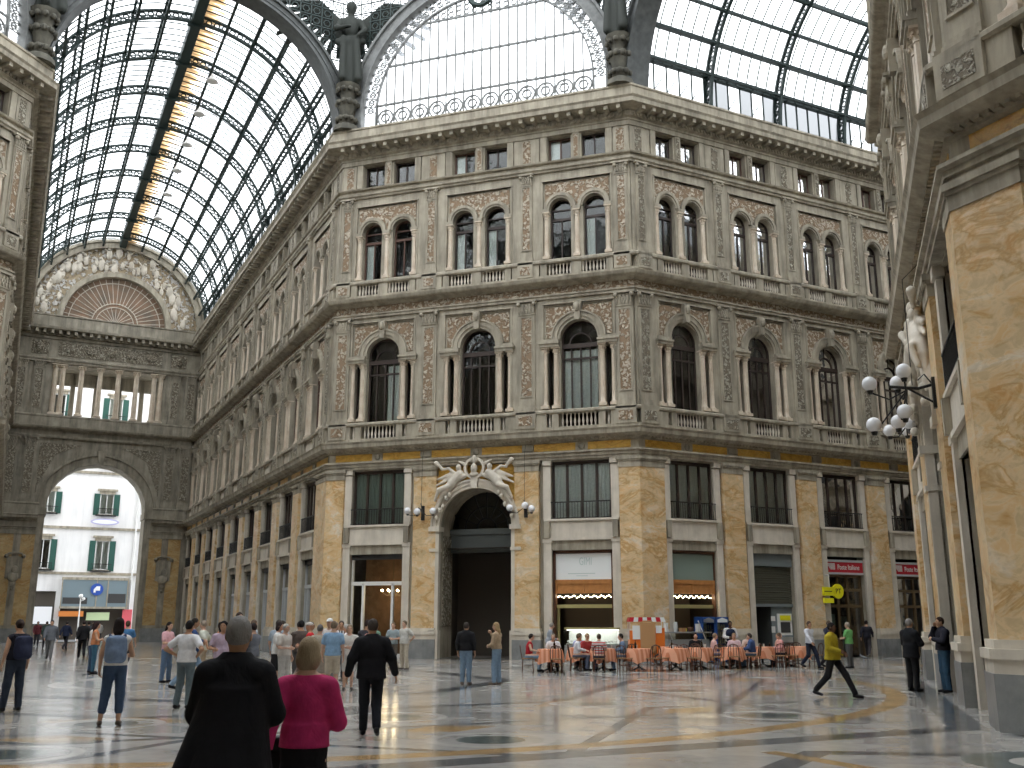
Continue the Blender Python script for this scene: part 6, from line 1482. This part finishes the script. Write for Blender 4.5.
empt=[(0,.2,-.72,100,'left of the striped shirt, before the leftmost table'),(3,-.55,-.5,70,'left front of the table before the orange cart'),(3,.45,-.62,120,'right front of the table before the orange cart'),(4,-.6,-.5,60,'front left of the unoccupied table right of the cart'),(4,.55,-.55,120,'front right of the unoccupied table right of the cart'),(4,.1,.75,-72,'behind the unoccupied table right of the cart'),(5,-.55,-.5,70,'front left of the table near the blue fridges'),(5,.5,-.55,115,'front right of the table near the blue fridges'),(5,.0,.75,-72,'behind the table near the blue fridges'),(7,-.5,-.62,70,'before the cream shirt'),(7,.45,-.6,115,'before the pink checked shirt'),(8,-.4,-.6,75,'front left of the rightmost table'),(8,.6,-.35,150,'front right of the rightmost table'),(8,.2,.72,-80,'behind the rightmost table'),(6,-.1,-.75,90,'before the waiter, facing the counter'),(3,-.1,.75,-72,'between the table and the orange cart')]
for t,r,f,fc,ds in empt: chair(V(t,r,f),fc,'empty dark bentwood bistro chair '+ds)
figure('waiter in a dark navy waistcoat over a white shirt bending over a cafe table',(20.2,-3.6),-75,1.74,'stand','d',('shirt',(.75,.75,.76)),('trousers',(.02,.02,.03)),('short',(.012,.01,.01)),BLK,1.0,.022,'hold',lean=.15)
wv=Soft(.04); wv.ell((0,.02,1.27),(.198,.150,.20)); wv.ell((0,0,1.08),(.188,.150,.18)); wv.plane((0,0,1),1.44)
vp=bpy.data.objects['person.%03d'%(len([o for o in bpy.data.objects if o.name.startswith('person')])-1)] if False else [o for o in bpy.data.objects if o.get('label','').startswith('waiter')][0]
q=ob('waistcoat',to_mesh('waistcoat',[wv.mesh(.024)],cm((.015,.022,.05))),vp); q.rotation_euler=(-.12,0,0); q.location=(0,-.0,0)
figure('person in a grey shirt standing at the cafe front behind the white shirt',(13.75,-7.4),20,1.66,'stand','l',('shirt',(.33,.36,.40)),('trousers',(.06,.06,.07)),('short',(.3,.27,.24)),BLK,1.0,.03,'hold',lean=.15)
# ---- counters, cart, fridges
FRR=FR['right_arm']
def place_e(name,fr,s,o,label,cat):
    (ox,oy),a,_=FR[fr]; return ob(name,None,None,fpt(fr,s,o,0),math.radians(a),label=label,category=cat)
E=place_e('display_counter','center',14.0,1.7,'glass display counter with lit white interior and yellow top before the corner pillar','counter')
mb=MB(); mb.box(-1.1,1.25,-.35,.35,0,.72); mb.build('base','steel',E); mb=MB(); mb.box(-1.1,1.25,-.35,.35,1.38,1.46); mb.build('pale_top','olive',E)
mb=MB(); mb.box(-1.05,1.2,-.3,.25,.72,.78); mb.box(-1.05,1.2,-.34,-.30,.78,1.38); mb.build('lit_tray','board',E)
mb=MB(); mb.box(-1.05,1.2,-.2,.1,1.33,1.37); mb.build('light_strip','lit',E)
mb=MB(); mb.box(-1.1,1.25,.33,.345,.72,1.38); mb.build('front_glass','shopglass',E)
mb=MB(); rr=random.Random(3)
for i in range(16): mb.ball((-1.0+.14*i,.0,.86),.07,6,4,(1,1,.8))
mb.build('food_on_tray','curtain',E)
E=ob('ice_cream_cart',None,None,(16.75,-3.3,0),.3182,label='orange ice-cream cart with light wooden panel and striped canopy',category='cart')
mb=MB(); mb.box(-.72,.72,-.35,.35,.18,.98); mb.box(-.72,-.3,.30,.36,.98,1.35); mb.box(.34,.72,.3,.36,.98,1.45); mb.build('orange_body','orange_p',E)
mb=MB(); mb.box(-.28,.32,.34,.42,.45,1.66); mb.build('wood_panel','cart_wood',E); mb=MB(); mb.tube([(-.3,.38,1.62),(-.15,.4,1.72),(.15,.4,1.72),(.35,.38,1.62)],.03,6); mb.build('panel_crest','cart_wood',E)
mb=MB(); mb.box(-.60,-.3,.36,.39,1.0,1.55); mb.box(.36,.6,.36,.39,1.25,1.55); mb.build('white_notice','board',E)
mb=MB()
for i in range(8): mb.mat(i%2); mb.prism([(-.75+.19*i,1.70),(-.75+.19*(i+1),1.70),(-.70+.175*(i+1),1.88),(-.70+.175*i,1.88)],-.4,.4)
mb.build('striped_canopy',['red','board'],E)
for x in (-.7,.7):
    for y in (-.32,.32): mb=MB(); mb.tube([(x,y,.2),(x,y,1.7)],.018,5); mb.build('post','white',E)
for sg in (-1,1):
    mb=MB(); mb.add([(sg*.45+0*i,.36+.02*0,0) for i in range(0)],[]); mb.band(sg*.45,.22,.15,.22,.36,.40,0,2*PI,16); mb.build('wheel','lead',E)
E=place_e('bar_counter','right_arm',1.25,1.35,'steel bar counter with goods on top, left of the blue fridges','counter')
mb=MB(); mb.box(-1.1,1.1,-.35,.35,0,.95); mb.build('body','steel',E); mb=MB(); mb.box(-1.2,1.2,-.4,.42,1.22,1.28); mb.build('top_shelf','steel',E); mb=MB(); mb.box(-1.1,1.1,.3,.315,.95,1.22); mb.build('glass_guard','shopglass',E)
for x in (-.9,.9): mb=MB(); mb.tube([(x,.35,.95),(x-.35,.3,1.75)],.025,5); mb.build('white_strut','white',E)
goods=[('tissue_box',(-.95,1.28),(.12,.38),'board','tall pale yellow-green carton'),('crate',(-.1,1.28),(.22,.16),'cart_wood','small brown box of goods'),('basket',(.35,1.28),(.25,.2),'brown','dark brown basket'),('carton',(.75,1.28),(.16,.34),'white','white carton'),('jar',(-.45,1.28),(.18,.42),'clear','clear glass jar stand'),('bowl',(.05,1.28),(.16,.14),'yellow','yellow bowl')]
for nm,(x,z),(w_,h_),mt,ds in goods:
    mb=MB(); 
    if nm in('jar','bowl','basket'): mb.lathe(0,0,[(w_*.35,0),(w_*.5,h_*.5),(w_*.42,h_)],10)
    else: mb.box(-w_/2,w_/2,-w_/2,w_/2,0,h_); mb.box(-w_/2-.01,w_/2+.01,-w_/2-.01,w_/2+.01,h_-.03,h_)
    v=fpt('right_arm',1.25+x,1.35,z); mb.build(nm,mt,None,(v.x,v.y,v.z),math.radians(45),label=ds+' standing on the steel bar counter',category=nm.replace('_',' '))
for i,s_ in enumerate((2.85,3.62)):
    E=place_e('drinks_fridge','right_arm',s_,.75,'blue drinks fridge with a glass door, '+('left one with a blue header' if i==0 else 'right one with a pale header'),'fridge')
    mb=MB(); mb.box(-.36,.36,-.3,.22,.0,.18); mb.box(-.36,-.31,-.3,.3,.1,1.9); mb.box(.31,.36,-.3,.3,.1,1.9); mb.box(-.36,.36,-.3,.3,1.66,1.92); mb.box(-.36,.36,-.32,-.28,0,1.9); mb.build('cabinet','blue_f',E)
    mb=MB(); mb.box(-.3,.3,-.27,-.25,.2,1.66)
    for z in (.45,.75,1.05,1.35): mb.box(-.3,.3,-.25,.2,z,z+.02)
    for z in (.2,.47,.77,1.07,1.37):
        for x in range(5): mb.lathe(-.24+.12*x,.1,[(.035,z),(.035,z+.16),(.012,z+.22)],6)
    mb.build('stocked_shelves','fridge_in',E)
    mb=MB(); mb.box(-.31,.31,.27,.285,.18,1.66); gd=mb.build('glass_door','shopglass',E); mb=MB(); mb.box(.25,.28,.29,.33,.7,1.2); mb.build('handle','white',gd)
    mb=MB(); mb.prism([(-.28,1.68),(.28,1.68),(.28,1.8),(0,1.89),(-.28,1.8)],.3,.315); mb.build('header',('steel' if i==0 else 'board'),E)
# ---------------------------------------------------------------- bags
S=Soft(.05); S.cap((-.09,0,.06),(-.09,0,.34),.085,.075); S.cap((.09,0,.06),(.09,0,.34),.085,.075); S.ell((0,.02,.2),(.15,.11,.22)); S.ell((0,-.07,.12),(.11,.07,.11))
BP=[S]
def backpack(p,face,z,label,col,strap):
    E=ob('backpack',None,None,(p[0],p[1],z),math.radians(face-90),label=label,category='backpack')
    ob('bag_body',to_mesh('bag_body',[S.mesh(.016)],cm(col)),E)
    for sg in (-1,1): mb=MB(); mb.tube([(sg*.09,-.06,.40),(sg*.12,-.12,.43),(sg*.13,-.26,.33),(sg*.12,-.22,.12),(sg*.1,-.08,.05)],.018,6); mb.build('shoulder_strap',cm(strap),E)
d=Vector((math.cos(math.radians(125)),math.sin(math.radians(125)))); backpack((13.03-d.x*.22,-30.9-d.y*.22),125,1.02,'pale blue-grey backpack worn over the white tank top',(.16,.22,.33),(.05,.07,.14))
d=Vector((math.cos(math.radians(160)),math.sin(math.radians(160)))); backpack((9.40-d.x*.22,-29.30-d.y*.22),160,.98,'dark navy backpack on the person at the left edge',(.025,.03,.06),(.02,.02,.03))
E=ob('handbag',None,None,(21.22-.22,-38.98+.02,.62),math.radians(18),label='black leather shoulder bag with a pale strap at the side of the magenta top',category='handbag')
H_=Soft(.03); H_.cap((-.12,0,.12),(.12,0,.12),.075); H_.cap((-.10,0,.25),(.10,0,.25),.05); ob('bag_body',to_mesh('bag_body',[H_.mesh(.012)],cm((.014,.013,.013),.4)),E)
mb=MB(); mb.tube([(-.12,0,.28),(-.02,.09,.5),(.11,.12,.68),(.13,.05,.75),(.10,-.05,.72)],.012,6); mb.build('strap',cm((.42,.34,.30)),E)
mb=MB(); mb.tube([(.12,0,.28),(.12,.05,.45),(.12,.11,.66)],.012,6); mb.build('strap',cm((.42,.34,.30)),E)

# ---------------------------------------------------------------- pigeon on the floor
E=ob('pigeon',None,None,(25.3,4.3,0),1.2,label='small grey pigeon on the floor before the post office',category='bird')
B_=Soft(.03); B_.ell((0,0,.14),(.06,.13,.065),rx=.3); B_.cap((0,.10,.17),(0,.14,.24),.035,.028); B_.ell((0,.15,.26),(.025,.03,.026)); B_.cap((0,-.1,.13),(0,-.22,.11),.03,.015); B_.cap((0,.17,.255),(0,.2,.25),.009,.004)
for sg in (-1,1): B_.cap((sg*.025,0,.1),(sg*.025,.01,.01),.008); B_.cap((sg*.025,-.01,.012),(sg*.025,.04,.008),.008)
ob('body',to_mesh('body',[B_.mesh(.01)],cm((.20,.21,.23))),E)
_long=[(o.name,len(o['label'].split())) for o in bpy.data.objects if o.get('label') and len(o['label'].split())>16]
if _long: print('LONG LABELS',_long[:40])
# ---------------------------------------------------------------- camera and light
def camera():
    cd=bpy.data.cameras.new('camera'); cam=bpy.data.objects.new('camera',cd); COL.objects.link(cam)
    cd.sensor_width=36; cd.lens=987.51*36/1024; cd.clip_end=600
    cam.location=(24.6583,-45.0867,1.65)
    yaw,pt,rl=.3182,.2373,-.0012
    f=Vector((-math.sin(yaw)*math.cos(pt),math.cos(yaw)*math.cos(pt),math.sin(pt)))
    r=Vector((math.cos(yaw),math.sin(yaw),0)); u=r.cross(f)
    r2=r*math.cos(rl)-u*math.sin(rl); u2=r*math.sin(rl)+u*math.cos(rl)
    m=Matrix((r2,u2,-f)).transposed().to_4x4(); m.translation=cam.location; cam.matrix_world=m
    SC.camera=cam
camera()
w=bpy.data.worlds.new('world'); SC.world=w; w.use_nodes=True
bg=w.node_tree.nodes['Background']; bg.inputs[0].default_value=(.93,.965,1,1); bg.inputs[1].default_value=1.0
SC.view_settings.view_transform='Standard'; SC.view_settings.look='None'; SC.view_settings.gamma=1; SC.view_settings.use_curve_mapping=False
SC.view_settings.exposure=2.08
try:
    SC.cycles.max_bounces=7; SC.cycles.diffuse_bounces=4; SC.cycles.glossy_bounces=3; SC.cycles.transparent_max_bounces=10; SC.cycles.transmission_bounces=4
    SC.cycles.caustics_reflective=False; SC.cycles.caustics_refractive=False; SC.cycles.use_denoising=True; SC.cycles.sample_clamp_indirect=6
except Exception: pass
